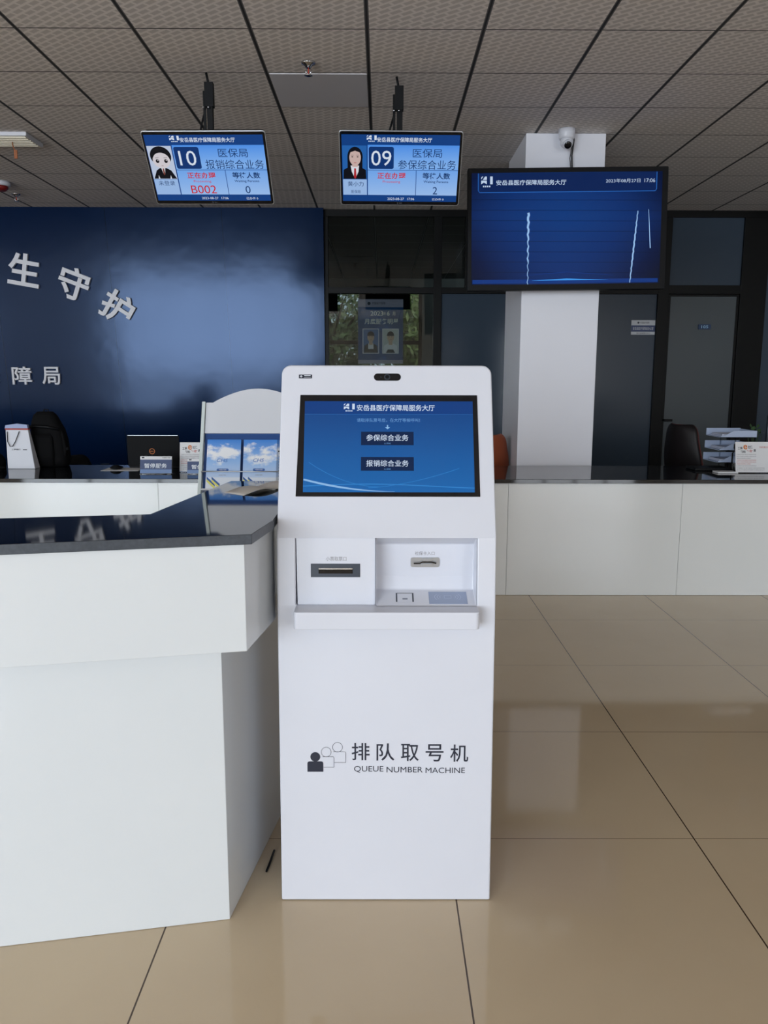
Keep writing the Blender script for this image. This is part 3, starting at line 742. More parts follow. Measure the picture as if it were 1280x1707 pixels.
        for e in (-.013, .018): fr.poly(bm, circ(.0055, cx+e, .07, 10, ry=.0028), T+.0015, 2); fr.strip(bm, [(cx+e-.008, .08), (cx+e+.008, .08)], .0018, T+.0015, 2)
        fr.strip(bm, [(cx-.004, .036), (cx+.010, .036)], .003, T+.0015, 5)
        ms = [g_sky, g_skin, g_hair, g_hair, g_shirt, glow('monitor_tie', (170, 40, 48))]
    obj('portrait', bm, ms, s, 'drawn clerk avatar' if kind == 'A' else 'ID photo of a person in a suit', smooth=None)
    bm = B(); fr.poly(bm, circ(.005, -.012, -.2, 14), .0058); fr.rect(bm, -.003, -.203, .014, -.197, .0058)
    obj('maker_mark', bm, mat('faint_mark', (58, 60, 64), .5), t, smooth=None)
    # pole, bracket, cable
    j = fr.p(0, .02, -.075)
    zt = H_CEIL-.001; px, py = pole_x, pole_y
    bm = B(); box(bm, px+.000, px+.034, py-.017, py+.017, j.z-.03, zt-.06); obj('pole', bm, m_black, t, bevel=.002)
    bm = B(); box(bm, px-.012, px+.04, py-.022, py+.022, zt-.19, zt-.055); obj('pole_collar', bm, m_black, t, bevel=.002)
    bm = B(); box(bm, px-.024, px-.008, py-.006, py+.006, j.z-.02, zt-.10); obj('rail', bm, m_black, t)
    bm = B(); tube(bm, [(px+.01, py, zt-.06), (px+.004, py+.004, zt-.03), (px-.002, py+.004, zt)], .007, 8); obj('ceiling_cable', bm, m_black, t)
    bm = B()
    for dx in (-.018, .012): tube(bm, [(px+dx, py-.022, zt-.2), (px+dx, py-.034, zt-.2)], .005, 8); ball(bm, (px+dx, py-.036, zt-.2), .006, seg=10)
    obj('bolt', bm, m_chrome, t)
    bm = B(); tube(bm, [(px-.012, py, zt-.2), (px-.04, py+.004, zt-.29), (px-.058, py+.005, zt-.38), (px-.05, py+.002, zt-.46), (px-.03, py, j.z+.05), (px-.015, py-.005, j.z)], .006, 8); obj('cable', bm, m_black, t)
    bm = B(); M = None
    box(bm, px-.05, px+.07, min(py-.02, j.y-.005), max(py+.02, j.y+.03), j.z-.05, j.z+.03); obj('bracket', bm, m_black, t)
    return t
monitor('A', 'hanging screen showing counter 10 and a drawn avatar, left of the two', (-1.007, 4.971, 2.677), -4.71, 36.68, -1.0, -1.03, 5.09)
monitor('B', 'hanging screen showing counter 09 and an ID photo, right of the two', (.111, 5.05, 2.697), -.5, 32.32, -.48, .09, 5.14)

# ------------------------------------------------------------------ wall display on the pillar
ft = tilt_frame((1.334, 6.042, 2.531), -.18, -2.28, .72)
t = thing('wall_display', 'large black framed dim blue display in front of the white pillar', 'display', tuple(ft.p(0, -.425, -.05)))
bm = B(); ft.slab(bm, rrect(1.43, .85, .008), -.05, .006); obj('housing', bm, m_black, t, bevel=.003)
m_tv = mat('wall_display_screen', (3, 4, 8), .15, spec=.3); nn = N(m_tv); P_, xyz = nn.pos()
gx = nn.math('ABSOLUTE', nn.math('DIVIDE', nn.math('SUBTRACT', xyz[0], 1.30), .70)); gz = nn.math('ABSOLUTE', nn.math('DIVIDE', nn.math('SUBTRACT', xyz[2], 2.62), .55))
g = nn.math('ADD', nn.math('MULTIPLY', nn.math('POWER', gx, 1.6), .6), nn.math('MULTIPLY', gz, .5))
c = nn.ramp(g, [(0, lin((12, 62, 134))), (.35, lin((9, 50, 116))), (.75, lin((4, 24, 68))), (1, lin((2, 12, 38)))])
ln = nn.line(xyz[2], 2.30, .072, .0022); c = nn.mix(nn.math('MULTIPLY', ln, .55), c, lin((2, 16, 52)))
nn.l(c, nn.b.inputs['Emission Color']); nn.b.inputs['Emission Strength'].default_value = .74
g_tvh = glow('display_header', (8, 34, 84)); g_tvl = glow('display_header_line', (34, 92, 170)); g_tvt = glow('display_text', (190, 208, 232)); g_reflection = glow('display_reflection_glow', (150, 190, 235)); g_base = glow('display_base_light', (10, 52, 124)); g_spark = glow('display_sparkle', (60, 150, 235))
bm = B(); ft.rect(bm, -.688, -.385, .672, .391, .0065, 0); ft.rect(bm, -.64, .255, .632, .388, .0068, 1)
for k, (w, mi) in enumerate(((.006, 2),)):
    ft.strip(bm, [(-.64, .388), (-.64, .27), (-.63, .257), (.622, .257), (.632, .27), (.632, .388)], w, .007, mi)
ft.rect(bm, -.68, -.378, .66, -.35, .0069, 3); ft.strip(bm, [(-.25, -.358), (.0, -.352), (.30, -.358)], .012, .0072, 4, taper=lambda s: math.sin(PI*s)+.05)
ft.strip(bm, [(-.34, -.325), (.0, -.30), (.34, -.325)], .006, .0071, 3, taper=lambda s: math.sin(PI*s)+.2)
s = obj('screen', bm, [m_tv, g_tvh, g_tvl, g_base, g_spark], t, 'dim blue lit screen', smooth=None)
bm = B(); text(bm, ft, '安岳县医疗保障局服务大厅', -.263, .323, .50, .036, c=.0075, bold=.012); logo_mark(bm, ft, -.58, .330, .084, .076, .0075, 0)
text(bm, ft, '2023年08月27日', .392, .329, .246, .028, c=.0075); text(bm, ft, '17:06', .582, .329, .076, .026, c=.0075)
obj('screen_text', bm, g_tvt, s, smooth=None)
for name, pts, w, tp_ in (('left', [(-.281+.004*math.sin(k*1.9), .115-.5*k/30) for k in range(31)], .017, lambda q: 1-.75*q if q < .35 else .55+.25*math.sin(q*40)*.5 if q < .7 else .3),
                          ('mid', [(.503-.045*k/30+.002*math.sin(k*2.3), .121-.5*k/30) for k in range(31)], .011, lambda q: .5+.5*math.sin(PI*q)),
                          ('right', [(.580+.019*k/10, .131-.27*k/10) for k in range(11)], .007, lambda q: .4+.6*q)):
    bm = B(); ft.strip(bm, pts, w, .0074, 0, taper=tp_); obj('painted_reflection', bm, g_reflection, s, smooth=None)  # glowing strips painted on the screen as reflections of the curtain gaps
bm = B(); box(bm, 1.15, 1.50, 6.10, 6.249, 2.35, 2.70); obj('mount', bm, m_black, t)

# ------------------------------------------------------------------ ceiling devices
def dome_camera(c, label, cable):
    x, y = c; z = H_CEIL-.001
    t = thing('dome_camera', label, 'security camera', (x, y, z), 'white dome security cameras')
    bm = B(); lathe(bm, (x, y, z), [(.060, 0), (.060, -.03), (.056, -.055), (.050, -.07)]); obj('housing', bm, m_white, t)
    bm = B(); ball(bm, (x, y-.005, z-.085), .048); lathe(bm, (x, y-.030, z-.105), [(.032, 0), (.031, .024), (.026, .026)], 20, 0, Matrix.Rotation(math.radians(125), 3, 'X')); e = obj('eyeball', bm, m_white, t)
    bm = B(); M = Matrix.Rotation(math.radians(125), 3, 'X'); lathe(bm, Vector((x, y-.030, z-.105)) + M @ Vector((0, 0, .0262)), [(.027, 0), (.024, .004), (.010, .006)], 20, 0, M); obj('lens', bm, m_blackg, e, 'black lens')
    if cable:
        bm = B(); tube(bm, [(x+.05, y+.02, z-.02), (x+.062, y+.04, z-.06), (x+.055, y+.06, z-.16), (x+.06, y+.05, 2.95)], .0055, 8)
        tube(bm, [(x+.048, y+.02, z-.03), (x+.050, y+.05, z-.10), (x+.042, y+.062, z-.18), (x+.052, y+.05, 2.95)], .003, 6); obj('cable', bm, m_black, t)
dome_camera((1.331, 6.155), 'white dome security camera on the ceiling before the pillar', True)
dome_camera((4.06, 8.35), 'white dome security camera at the far right picture edge', False)
def sprinkler(x, y, label, s=1.0):
    z = H_CEIL-.001
    t = thing('fire_sprinkler', label, 'sprinkler', (x, y, z), 'ceiling fire sprinklers')
    bm = B(); lathe(bm, (x, y, z), [(.042*s, 0), (.040*s, -.008*s), (.022*s, -.016*s), (.014*s, -.03*s)]); obj('collar', bm, m_chrome, t)
    bm = B()
    for d in (-1, 1): tube(bm, [(x+d*.010*s, y, z-.028*s), (x+d*.016*s, y, z-.045*s), (x+d*.008*s, y, z-.066*s)], .0028*s, 8)
    tube(bm, [(x, y, z-.028*s), (x, y, z-.06*s)], .003*s, 8, 1); obj('frame', bm, [m_chrome, m_red_ink], t)
    bm = B(); lathe(bm, (x, y, z-.066*s), [(.022*s, 0), (.024*s, -.003*s), (.012*s, -.006*s)]); obj('deflector', bm, m_chrome, t)
sprinkler(-.417, 4.93, 'chrome fire sprinkler on the ceiling beside the plain panel')
sprinkler(-3.565, 8.27, 'small distant fire sprinkler above the left blue wall', 1.0)
# flat unlit light panel in the ceiling grid
bm = B(); box(bm, -.0763-.585, -.0763-.012, 5.093, 5.677, H_CEIL-.006, H_CEIL-.0005)
o = obj('ceiling_light_panel', bm, mat('diffuser_off', (206, 204, 210), .6), bevel=.002); setp(o, 'plain unlit square light panel set in the patterned ceiling', 'ceiling light')
# box fixture at the left
t = thing('ceiling_light', 'white box light fixture on the ceiling at the left edge', 'ceiling light', (-3.2, 6.4, H_CEIL))
bm = B(); box(bm, -3.79, -2.592, 6.25, 6.555, H_CEIL-.028, H_CEIL-.001); obj('housing', bm, m_white, t, bevel=.003)
bm = B(); box(bm, -3.77, -2.61, 6.27, 6.535, H_CEIL-.031, H_CEIL-.028)
for k in range(6): box(bm, -3.77, -2.61, 6.285+.043*k, 6.291+.043*k, H_CEIL-.036, H_CEIL-.031)
obj('diffuser', bm, mat('fixture_diffuser', (236, 230, 214), .5), t)
bm = B(); tube(bm, [(-2.76, 6.40, H_CEIL-.03), (-2.755, 6.40, H_CEIL-.07), (-2.74, 6.40, H_CEIL-.10)], .004, 6); box(bm, -2.752, -2.728, 6.396, 6.404, H_CEIL-.15, H_CEIL-.09)
obj('hanging_tag', bm, mat('amber_tag', (150, 84, 40), .5), t, 'amber tag')
t = thing('fire_alarm', 'round white ceiling alarm with red underside at the left edge', 'alarm', (-3.50, 7.79, H_CEIL))
bm = B(); lathe(bm, (-3.50, 7.79, H_CEIL-.001), [(.09, 0), (.09, -.03), (.075, -.038)]); obj('base', bm, m_white, t)
bm = B(); lathe(bm, (-3.50, 7.79, H_CEIL-.039), [(.07, 0), (.07, -.02), (.045, -.04)]); obj('sounder', bm, mat('alarm_red', (120, 24, 22), .4), t, 'red sounder')

# ------------------------------------------------------------------ brochure rack behind the near desk
rv = Vector((0, .4, 1)); FRK = Frame((-.51, 3.25, 1.08), (1,0,0), rv)
t = thing('brochure_rack', 'white leaning brochure rack with arched header behind the near desk', 'rack', (-.51, 3.2, 0))
m_rack = mat('rack_white', (214, 216, 222), .45); m_rackpost = mat('rack_post', (205, 215, 214), .35); m_rackblue = mat('rack_back_blue', (18, 66, 128), .5)
zb = -.30
for x in (-.2225, .2225):
    bm = B(); FRK.rslab(bm, x-.007, zb, x+.007, .314, -.012, .012)
    p = FRK.p(x, zb); box(bm, p.x-.007, p.x+.007, p.y-.012, p.y+.012, .002, p.z+.004)
    box(bm, p.x-.012, p.x+.012, p.y-.06, p.y+.22, .001, .016)
    obj('post', bm, m_rackpost, t, bevel=.002)
bm = B(); pts = [(-.214, .180), (.214, .180), (.214, .312)]
pts += [(.186 - .372*k/24, .312 + .062*math.sin(PI*k/24)**.9) for k in range(25)] + [(-.214, .312)]
FRK.slab(bm, pts, -.008, .004); obj('header_panel', bm, m_rack, t, 'pale arched header', bevel=.001)
bm = B(); FRK.rslab(bm, -.214, zb, .214, .18, -.012, -.006); obj('back_panel', bm, m_rackblue, t, 'deep blue back panel')
bm = B(); tube(bm, [FRK.p(-.2155, .012, .022), FRK.p(.2155, .012, .022)], .0028, 8)
for x in (-.2155, .2155): tube(bm, [FRK.p(x, .012, .022), FRK.p(x, .012, -.006)], .0028, 8)
obj('pocket_rail', bm, m_alu, t)
bm = B(); FRK.rslab(bm, -.213, -.066, .213, -.06, -.006, .028); obj('pocket_shelf', bm, m_rack, t)
bm = B()
for k in range(9):
    FRK.strip(bm, [(.097+.013*k, -.058), (.097+.013*k, .10)], .0016, .001)
for k in range(13): FRK.strip(bm, [(.092, -.05+.012*k), (.213, -.05+.012*k)], .0016, .0014)
FRK.rect(bm, .088, .10, .213, .106, .002); obj('wire_mesh', bm, m_black, t, 'black wire mesh pocket', smooth=None)
# brochures
m_sky = mat('brochure_sky_cover', (90, 150, 225), .25)
def sky_cover(name, cx, seed):
    m = mat(name, (90,150,225), .22); nn = N(m); P_, xyz = nn.pos()
    s = nn.math('DIVIDE', nn.math('SUBTRACT', xyz[2], 1.015), .208)
    sky = nn.ramp(s, [(0, lin((236,240,246))), (.28, lin((226,234,246))), (.30, lin((196,216,244))), (.6, lin((150,190,240))), (1, lin((66,134,216)))])
    mp = nn.n('ShaderNodeMapping'); nn.l(P_, mp.inputs[0]); mp.inputs['Location'].default_value = (seed, 0, 0); mp.inputs['Scale'].default_value = (1, 1, 1.6)
    n = nn.noise(mp.outputs[0], 17, 5, .55)
    band = nn.math('SUBTRACT', 1.0, nn.math('MULTIPLY', nn.math('ABSOLUTE', nn.math('SUBTRACT', s, .74)), 4.2))
    f = nn.math('MULTIPLY', nn.math('GREATER_THAN', s, .3), nn.math('MULTIPLY_ADD', nn.math('ADD', n, nn.math('MULTIPLY', band, .28)), 7.0, -4.3))
    f2 = nn.n('ShaderNodeClamp'); nn.l(f, f2.inputs[0])
    nn.l(nn.mix(f2.outputs[0], sky, lin((240,242,246))), nn.b.inputs['Base Color']); return m
g_y = mat('brochure_yellow', (228, 224, 120), .4); g_b = mat('brochure_stripe_blue', (64, 110, 190), .4); m_pill = mat('brochure_pill', (58, 100, 170), .4); m_chs = mat('brochure_mark', (84, 128, 196), .4)
covers = [sky_cover('brochure_cover_left', 0, 0.0), sky_cover('brochure_cover_right', 0, .07)]
def brochure(cx, c, ci, label, w=.136, dy=0.0):
    fr = Frame(FRK.p(cx, .046+dy, c), FRK.u, FRK.v); h = .208
    t = thing('brochure', label, 'brochure', tuple(fr.p(0, -h/2, 0)), 'sky blue brochures in the rack')
    bm = B(); fr.rslab(bm, -w/2, -h/2, w/2, h/2, 0, .0022); cv = obj('cover', bm, covers[ci], t)
    bm = B(); text(bm, fr, 'CHS', -.006, .017, .044, .015, c=.0028, bold=.01, shear=.25); fr.poly(bm, rrect(.048, .010, .004, cx=-.003, cy=-.023), .0027, 1); text(bm, fr, '中国医疗保障', -.003, -.023, .03, .006, c=.0032, mi=2); text(bm, fr, '安岳县医疗保障局', -.003, -.045, .03, .0045, c=.0028, mi=3)
    for k, x in enumerate((-.066, -.046)):
        for q, mi in enumerate((1, 4)):
            a = x; b = -.052 - .010*q
            x0, x1 = max(a, -w/2+.001), min(a+.034, w/2)
            fr.poly(bm, [(x0, b), (x0, b-.010), (x1, b-.042), (x1, b-.030)], .0026+.0001*q+.0002*k, 1 if mi == 1 else 4)
    obj('printing', bm, [m_chs, m_pill, m_white_ink, m_grey_ink, g_y], cv, smooth=None)
brochure(-.1335, -.002, 0, 'sky blue brochure in the left pocket of the rack, rear copy', dy=.004)
brochure(-.130, .005, 0, 'sky blue brochure with cloud cover, front of the left pocket')
brochure(.0175, .008, 1, 'sky blue brochure with cloud cover, front of the right pocket')
for k, (dx, dy) in enumerate(((.024, .001), (.018, .002), (.011, .0005))):
    brochure(.0175+dx*.55, -.0052+.0042*k, 1, ['rearmost sky blue brochure fanned out furthest right in the rack', 'third sky blue brochure peeking out of the right pocket', 'second sky blue brochure just behind the front right one'][k], w=.132, dy=dy)

# ------------------------------------------------------------------ things on the far counter, left
ZC = CTOP + .0008
# laptop (seen from behind)
t = thing('laptop', 'black open laptop seen from behind on the far counter', 'laptop', (-1.69, 6.0, ZC))
bm = B(); box(bm, -1.875, -1.50, 5.98, 6.19, ZC, ZC+.02); obj('base', bm, m_black, t, bevel=.004)
FLp = Frame((-1.688, 5.975, ZC+.012), (1,0,0), (0, -.06, 1))
bm = B(); FLp.slab(bm, rrect(.384, .232, .008, cx=0, cy=.116), -.009, 0); ld = obj('lid', bm, mat('laptop_lid', (9, 10, 13), .6, spec=.15), t)
bm = B(); FLp.ring(bm, circ(.021, -.01, .115, 28), .0035, .0006); text(bm, FLp, 'DELL', -.01, .115, .028, .008, c=.0006, bold=.012); obj('emblem', bm, m_orange_ink, ld, 'orange ring emblem', smooth=None)
bm = B(); FLp.strip(bm, [(-.185, .233), (.185, .233)], .003, .0004); obj('lid_edge', bm, m_alu, ld, smooth=None)
m_signblue = mat('sign_navy', (28, 56, 108), .35); m_signlow = mat('sign_low_blue', (96, 128, 176), .35)
def desk_sign(cx, y, w, h, label):
    fr = Frame((cx, y, ZC), (1,0,0), (0, .22, 1))
    t = thing('desk_sign', label, 'sign', (cx, y, ZC), 'service suspended desk signs')
    bm = B(); fr.rslab(bm, -w/2, 0, w/2, h, -.003, 0); p = fr.p(0, 0); box(bm, cx-w/2, cx+w/2, y, y+.07, ZC, ZC+.003)
    fr2 = Frame((cx, y+.07, ZC), (1,0,0), (0, -.18, 1)); obj('holder', bm, m_clearplastic, t)
    bm = B(); fr.rect(bm, -w/2+.003, .006, w/2-.003, h*.26, .0004, 2); fr.rect(bm, -w/2+.003, h*.26, w/2-.003, h*.80, .0004, 1); fr.rect(bm, -w/2+.003, h*.80, w/2-.003, h-.003, .0004, 0)
    c = obj('card', bm, [m_paper, m_signblue, m_signlow], t, smooth=None)
    bm = B(); text(bm, fr, '暂停服务', -.002, h*.46, w*.70, h*.27, c=.001, bold=.016); text(bm, fr, '中国医疗保障', w*.32, h*.9, w*.25, h*.07, c=.001, mi=1); fr.rect(bm, -w*.44, h*.87, -w*.36, h*.94, .001, 1)
    obj('lettering', bm, [m_white_ink, m_ink], c, smooth=None)
desk_sign(-1.575, 5.60, .226, .128, 'blue and white desk sign standing in front of the black laptop')
desk_sign(-1.245, 5.60, .226, .112, 'blue and white desk sign half hidden behind the brochure rack post')
def info_sign(cx, y, w, h, label, code):
    fr = Frame((cx, y, ZC), (1,0,0), (0, .20, 1))
    t = thing('info_sign', label, 'sign', (cx, y, ZC), 'white notice stands on the far counter')
    bm = B(); fr.rslab(bm, -w/2, 0, w/2, h, -.003, 0); box(bm, cx-w/2, cx+w/2, y, y+.08, ZC, ZC+.003); obj('holder', bm, m_clearplastic, t)
    bm = B(); fr.rect(bm, -w/2+.002, .006, w/2-.002, h-.002, .0004); c = obj('card', bm, m_paper, t, smooth=None)
    bm = B(); L = -w/2
    text(bm, fr, '工银', L+.037, h*.79, .034, .020, c=.001, bold=.02, rot=.06); text(bm, fr, 'e', L+.074, h*.825, .028, .034, c=.001, mi=1, bold=.02); text(bm, fr, '社保', L+.110, h*.83, .036, .022, c=.001, bold=.02, rot=.06)
    text(bm, fr, '轻松', L+.058, h*.68, .036, .019, c=.001, bold=.02); text(bm, fr, '“一码”', L+.105, h*.70, .042, .019, c=.001, mi=2, bold=.02); text(bm, fr, '通', L+.140, h*.72, .017, .018, c=.001, bold=.02)
    rows = ['工银电子社保卡激活与使用说明流程', '持卡人可通过手机银行办理社保业务', '缴费查询待遇资格认证等服务']
    for k in range(7):
        text(bm, fr, rows[k % 3], L+.080 if k % 3 < 2 else L+.062, h*.59-.0135*k*h/.226, .140 if k % 3 < 2 else .10, .0075, c=.001, mi=2 if 3 <= k <= 5 else 3)
    for k in range(2): text(bm, fr, rows[k], L+.11, h*.16-.0135*k*h/.226, .20 if w > .25 else .17, .0075, c=.001, mi=3)
    if code: text(bm, fr, '扫码激活', L+.205, h*.825, .06, .014, c=.001, mi=2)
    obj('lettering', bm, [m_ink, m_orange_ink, m_red_ink, m_grey_ink], c, smooth=None)
info_sign(-1.335, 5.72, .21, .215, 'white notice stand beside the black laptop, cut by the rack post', False)
info_sign(2.665, 5.72, .265, .226, 'white notice stand before the paper trays at the right', True)
# mouse on a paper sheet
bm = B(); box(bm, -2.03, -1.76, 5.80, 6.0, ZC, ZC+.0012); o = obj('paper_sheet', bm, m_paper); setp(o, 'loose white sheet under the dark mouse on the far counter', 'paper')
bm = B(); ball(bm, (-1.945, 5.90, ZC+.0135), .047, .06, .012); ball(bm, (-1.945, 5.89, ZC+.021), .032, .04, .012); o = obj('computer_mouse', bm, m_black); setp(o, 'small dark rounded mouse resting on a white sheet', 'mouse')
# paper bag
t = thing('paper_bag', 'white paper carrier bag with red rim beside the backpack', 'bag', (-2.640, 5.9600, ZC))
def taper_box(bm, cx, cy, z0, z1, w0, d0, w1, d1, sx=0.0, mi=0):
    a = [(cx-w0/2, cy-d0/2, z0), (cx+w0/2, cy-d0/2, z0), (cx+w0/2, cy+d0/2, z0), (cx-w0/2, cy+d0/2, z0)]
    b = [(cx+sx-w1/2, cy-d1/2, z1), (cx+sx+w1/2, cy-d1/2, z1), (cx+sx+w1/2, cy+d1/2, z1), (cx+sx-w1/2, cy+d1/2, z1)]
    va = [bm.verts.new(p) for p in a]; vb_ = [bm.verts.new(p) for p in b]
    for f in [va[::-1]] + [[va[i], va[(i+1) % 4], vb_[(i+1) % 4], vb_[i]] for i in range(4)]: bm.faces.new(f).material_index = mi
    return vb_
bm = B(); top = taper_box(bm, -2.650, 5.9600, ZC, ZC+.285, .20, .09, .165, .03, -.028); bm.faces.new(top)
obj('bag_body', bm, mat('bag_paper', (216, 218, 226), .45), t, bevel=.003)
bm = B(); box(bm, -2.762, -2.594, 5.9420, 5.9780, ZC+.2855, ZC+.295); obj('red_rim', bm, mat('bag_red', (170, 52, 44), .5), t, 'red rim')
bm = B(); prism(bm, [(-2.766, 5.9460, ZC+.296), (-2.598, 5.9460, ZC+.296), (-2.602, 5.9460, ZC+.322), (-2.680, 5.9460, ZC+.330), (-2.760, 5.9460, ZC+.318)], (0, .028, 0)); obj('bag_filling', bm, mat('bag_tissue', (150, 165, 205), .4), t, 'pale blue wrapped filling')
bm = B(); tube(bm, [(-2.745, 5.9360, ZC+.272), (-2.743, 5.9260, ZC+.20), (-2.725, 5.9200, ZC+.165), (-2.705, 5.9200, ZC+.165), (-2.685, 5.9240, ZC+.20), (-2.655, 5.9340, ZC+.275)], .0028, 6); obj('handle', bm, m_black, t)
fbg = Frame((-2.650, 5.9135, ZC), (1,0,0), (0, .0305, .285))
bm = B(); text(bm, fbg, '工商银行', -.035, .143, .066, .012, c=.0015, bold=.01); fbg.rect(bm, .015, .138, .045, .143, .0015); obj('lettering', bm, m_ink, t, smooth=None)
# backpack
t = thing('backpack', 'black backpack standing upright beside the white paper bag', 'backpack', (-2.50, 6.06, ZC))
def loft(bm, secs, seg=24, mi=0, pw=3.0):
    rings = []
    for cx, cy, z, rx, ry in secs:
        ring = []
        for k in range(seg):
            a = 2*PI*k/seg; c, s = math.cos(a), math.sin(a)
            ring.append(bm.verts.new((cx+rx*math.copysign(abs(c)**(2/pw), c), cy+ry*math.copysign(abs(s)**(2/pw), s), z)))
        rings.append(ring)
    for A, Bv in zip(rings, rings[1:]):
        for k in range(seg):
            f = bm.faces.new((A[k], A[(k+1) % seg], Bv[(k+1) % seg], Bv[k])); f.smooth = True; f.material_index = mi
    bm.faces.new(rings[0][::-1]); bm.faces.new(rings[-1])
bm = B(); loft(bm, [(-2.515, 6.130, ZC+.002, .130, .075), (-2.51, 6.130, ZC+.06, .138, .085), (-2.515, 6.135, ZC+.2, .130, .085), (-2.525, 6.135, ZC+.28, .120, .08), (-2.535, 6.135, ZC+.33, .104, .075), (-2.54, 6.135, ZC+.385, .082, .06), (-2.54, 6.135, ZC+.41, .055, .04)])
obj('main_body', bm, m_dark_fabric, t)
bm = B(); loft(bm, [(-2.545, 6.055, ZC+.01, .085, .03), (-2.545, 6.045, ZC+.1, .092, .035), (-2.545, 6.055, ZC+.22, .085, .03), (-2.545, 6.065, ZC+.25, .07, .02)]); obj('front_pocket', bm, m_dark_fabric, t)
bm = B(); tube(bm, [(-2.66, 6.075, ZC+.29), (-2.60, 6.05, ZC+.305), (-2.5, 6.05, ZC+.30), (-2.42, 6.075, ZC+.28)], .012, 8); obj('top_flap_seam', bm, m_black, t)
bm = B(); tube(bm, [(-2.56, 6.155, ZC+.40), (-2.555, 6.155, ZC+.425), (-2.525, 6.155, ZC+.425), (-2.52, 6.155, ZC+.40)], .006, 8); obj('grab_handle', bm, m_black, t)
bm = B(); tube(bm, [(-2.45, 6.115, ZC+.34), (-2.405, 6.095, ZC+.24), (-2.385, 6.085, ZC+.13), (-2.40, 6.085, ZC+.04)], [.012, .014, .014, .01], 8); box(bm, -2.39, -2.36, 6.075, 6.095, ZC+.125, ZC+.145); obj('side_strap', bm, m_dark_fabric, t)
# cap / dark bag at left edge
t = thing('dark_cap', 'low dark rounded cap lying at the left picture edge', 'cap', (-2.93, 6.0, ZC))
bm = B(); loft(bm, [(-2.93, 6.0, ZC, .12, .10), (-2.93, 6.0, ZC+.05, .122, .10), (-2.935, 6.0, ZC+.09, .105, .09), (-2.945, 6.0, ZC+.12, .07, .06), (-2.95, 6.0, ZC+.13, .04, .03)], pw=2.2); obj('crown', bm, m_dark_fabric, t)
bm = B(); loft(bm, [(-2.83, 5.91, ZC+.001, .06, .06), (-2.83, 5.91, ZC+.012, .058, .058)], pw=2); obj('peak', bm, m_dark_fabric, t)
bm = B()
for k in range(7): ball(bm, (-2.705+.011*k+random.uniform(-.004, .004), 5.945+random.uniform(-.008, .008), ZC+.009+random.uniform(0, .008)), random.uniform(.007, .011), seg=8)
o = obj('crumpled_tissue', bm, mat('tissue', (205, 212, 220), .5)); setp(o, 'crumpled white tissue in front of the paper bag', 'tissue')
# office chair behind left counter (only its arm shows)
def office_chair(loc, yaw, label, shell, arms, bw=.50, ztop=1.02):
    x, y = loc; R = Matrix.Translation((x, y, 0)) @ Matrix.Rotation(yaw, 4, 'Z')
    t = thing('office_chair', label, 'chair', (x, y, 0), 'office chairs behind the far counter')
    def tf(bm): bmesh.ops.transform(bm, matrix=R, verts=bm.verts[:])
    bm = B(); loft(bm, [(0, -.01, .44, .22, .22), (0, -.01, .47, .245, .24), (0, -.01, .50, .24, .235), (0, -.01, .515, .20, .2)]); tf(bm); obj('seat', bm, shell[0], t)
    bm = B(); n = 14; rows = []
    z0 = .52
    for j in range(n+1):
        s = j/n; z = z0 + (ztop-z0)*s; w = bw*(.80+.2*math.sin(PI*min(1, s*1.1+.1))) * (1 if s < .85 else math.sqrt(max(.12, 1-((s-.85)/.155)**2*.6)))
        rows.append([bm.verts.new((w/2*q, .20+.10*s-.07*q*q+.03*math.sin(PI*s), z)) for q in [-1+2*k/10 for k in range(11)]])
    for A, Bv in zip(rows, rows[1:]):
        for k in range(10): f = bm.faces.new((A[k], A[k+1], Bv[k+1], Bv[k])); f.smooth = True
    tf(bm); bo = obj('backrest', bm, shell[0], t, solid=.055); 
    bo.modifiers['solid'].use_rim = True
    if len(shell) > 1:
        bo.data.materials.append(shell[1]); bo.modifiers['solid'].material_offset_rim = 1
    md = bo.modifiers.new('sub', 'SUBSURF'); md.levels = 1; md.render_levels = 1
    if arms:
        for s in (-1, 1):
            bm = B(); tube(bm, [(s*.25, .1, .47), (s*.30, .05, .55), (s*.30, .03, .70)], .016, 8); box(bm, s*.30-.035, s*.30+.035, -.14, .14, .70, .735); tf(bm); obj('armrest', bm, m_black, t, bevel=.012, seg=3)
    bm = B(); lathe(bm, (0, 0, .10), [(.035, 0), (.035, .2), (.022, .2), (.022, .34)], 16); tf(bm); obj('gas_column', bm, m_black, t)
    for k in range(5):
        a = 2*PI*k/5 + PI/5 - yaw; bm = B(); tube(bm, [(0, 0, .12), (.13*math.cos(a), .13*math.sin(a), .10), (.25*math.cos(a), .25*math.sin(a), .075)], [.03, .022, .016], 8); ball(bm, (.25*math.cos(a), .25*math.sin(a), .03), .028, seg=10); tf(bm); obj('base_leg', bm, m_black, t)
    return t
m_orange = mat('orange_leather', (150, 70, 34), .45); m_darkleather = mat('dark_leather', (26, 21, 23), .45, spec=.3); m_redleather = mat('red_brown_leather', (92, 22, 20), .3)
office_chair((-2.62, 6.75), .45, 'black office chair behind the backpack with one raised armrest', [m_dark_fabric], True, bw=.46, ztop=.80)
office_chair((.765, 6.72), math.radians(200), 'orange-brown backed office chair beside the left of the white pillar', [m_orange, m_darkleather], False, bw=.44, ztop=1.03)
office_chair((2.76, 6.86), math.radians(110), 'dark leather chair with red-brown edge before the grey door', [m_darkleather, m_redleather], False, bw=.46, ztop=1.10)

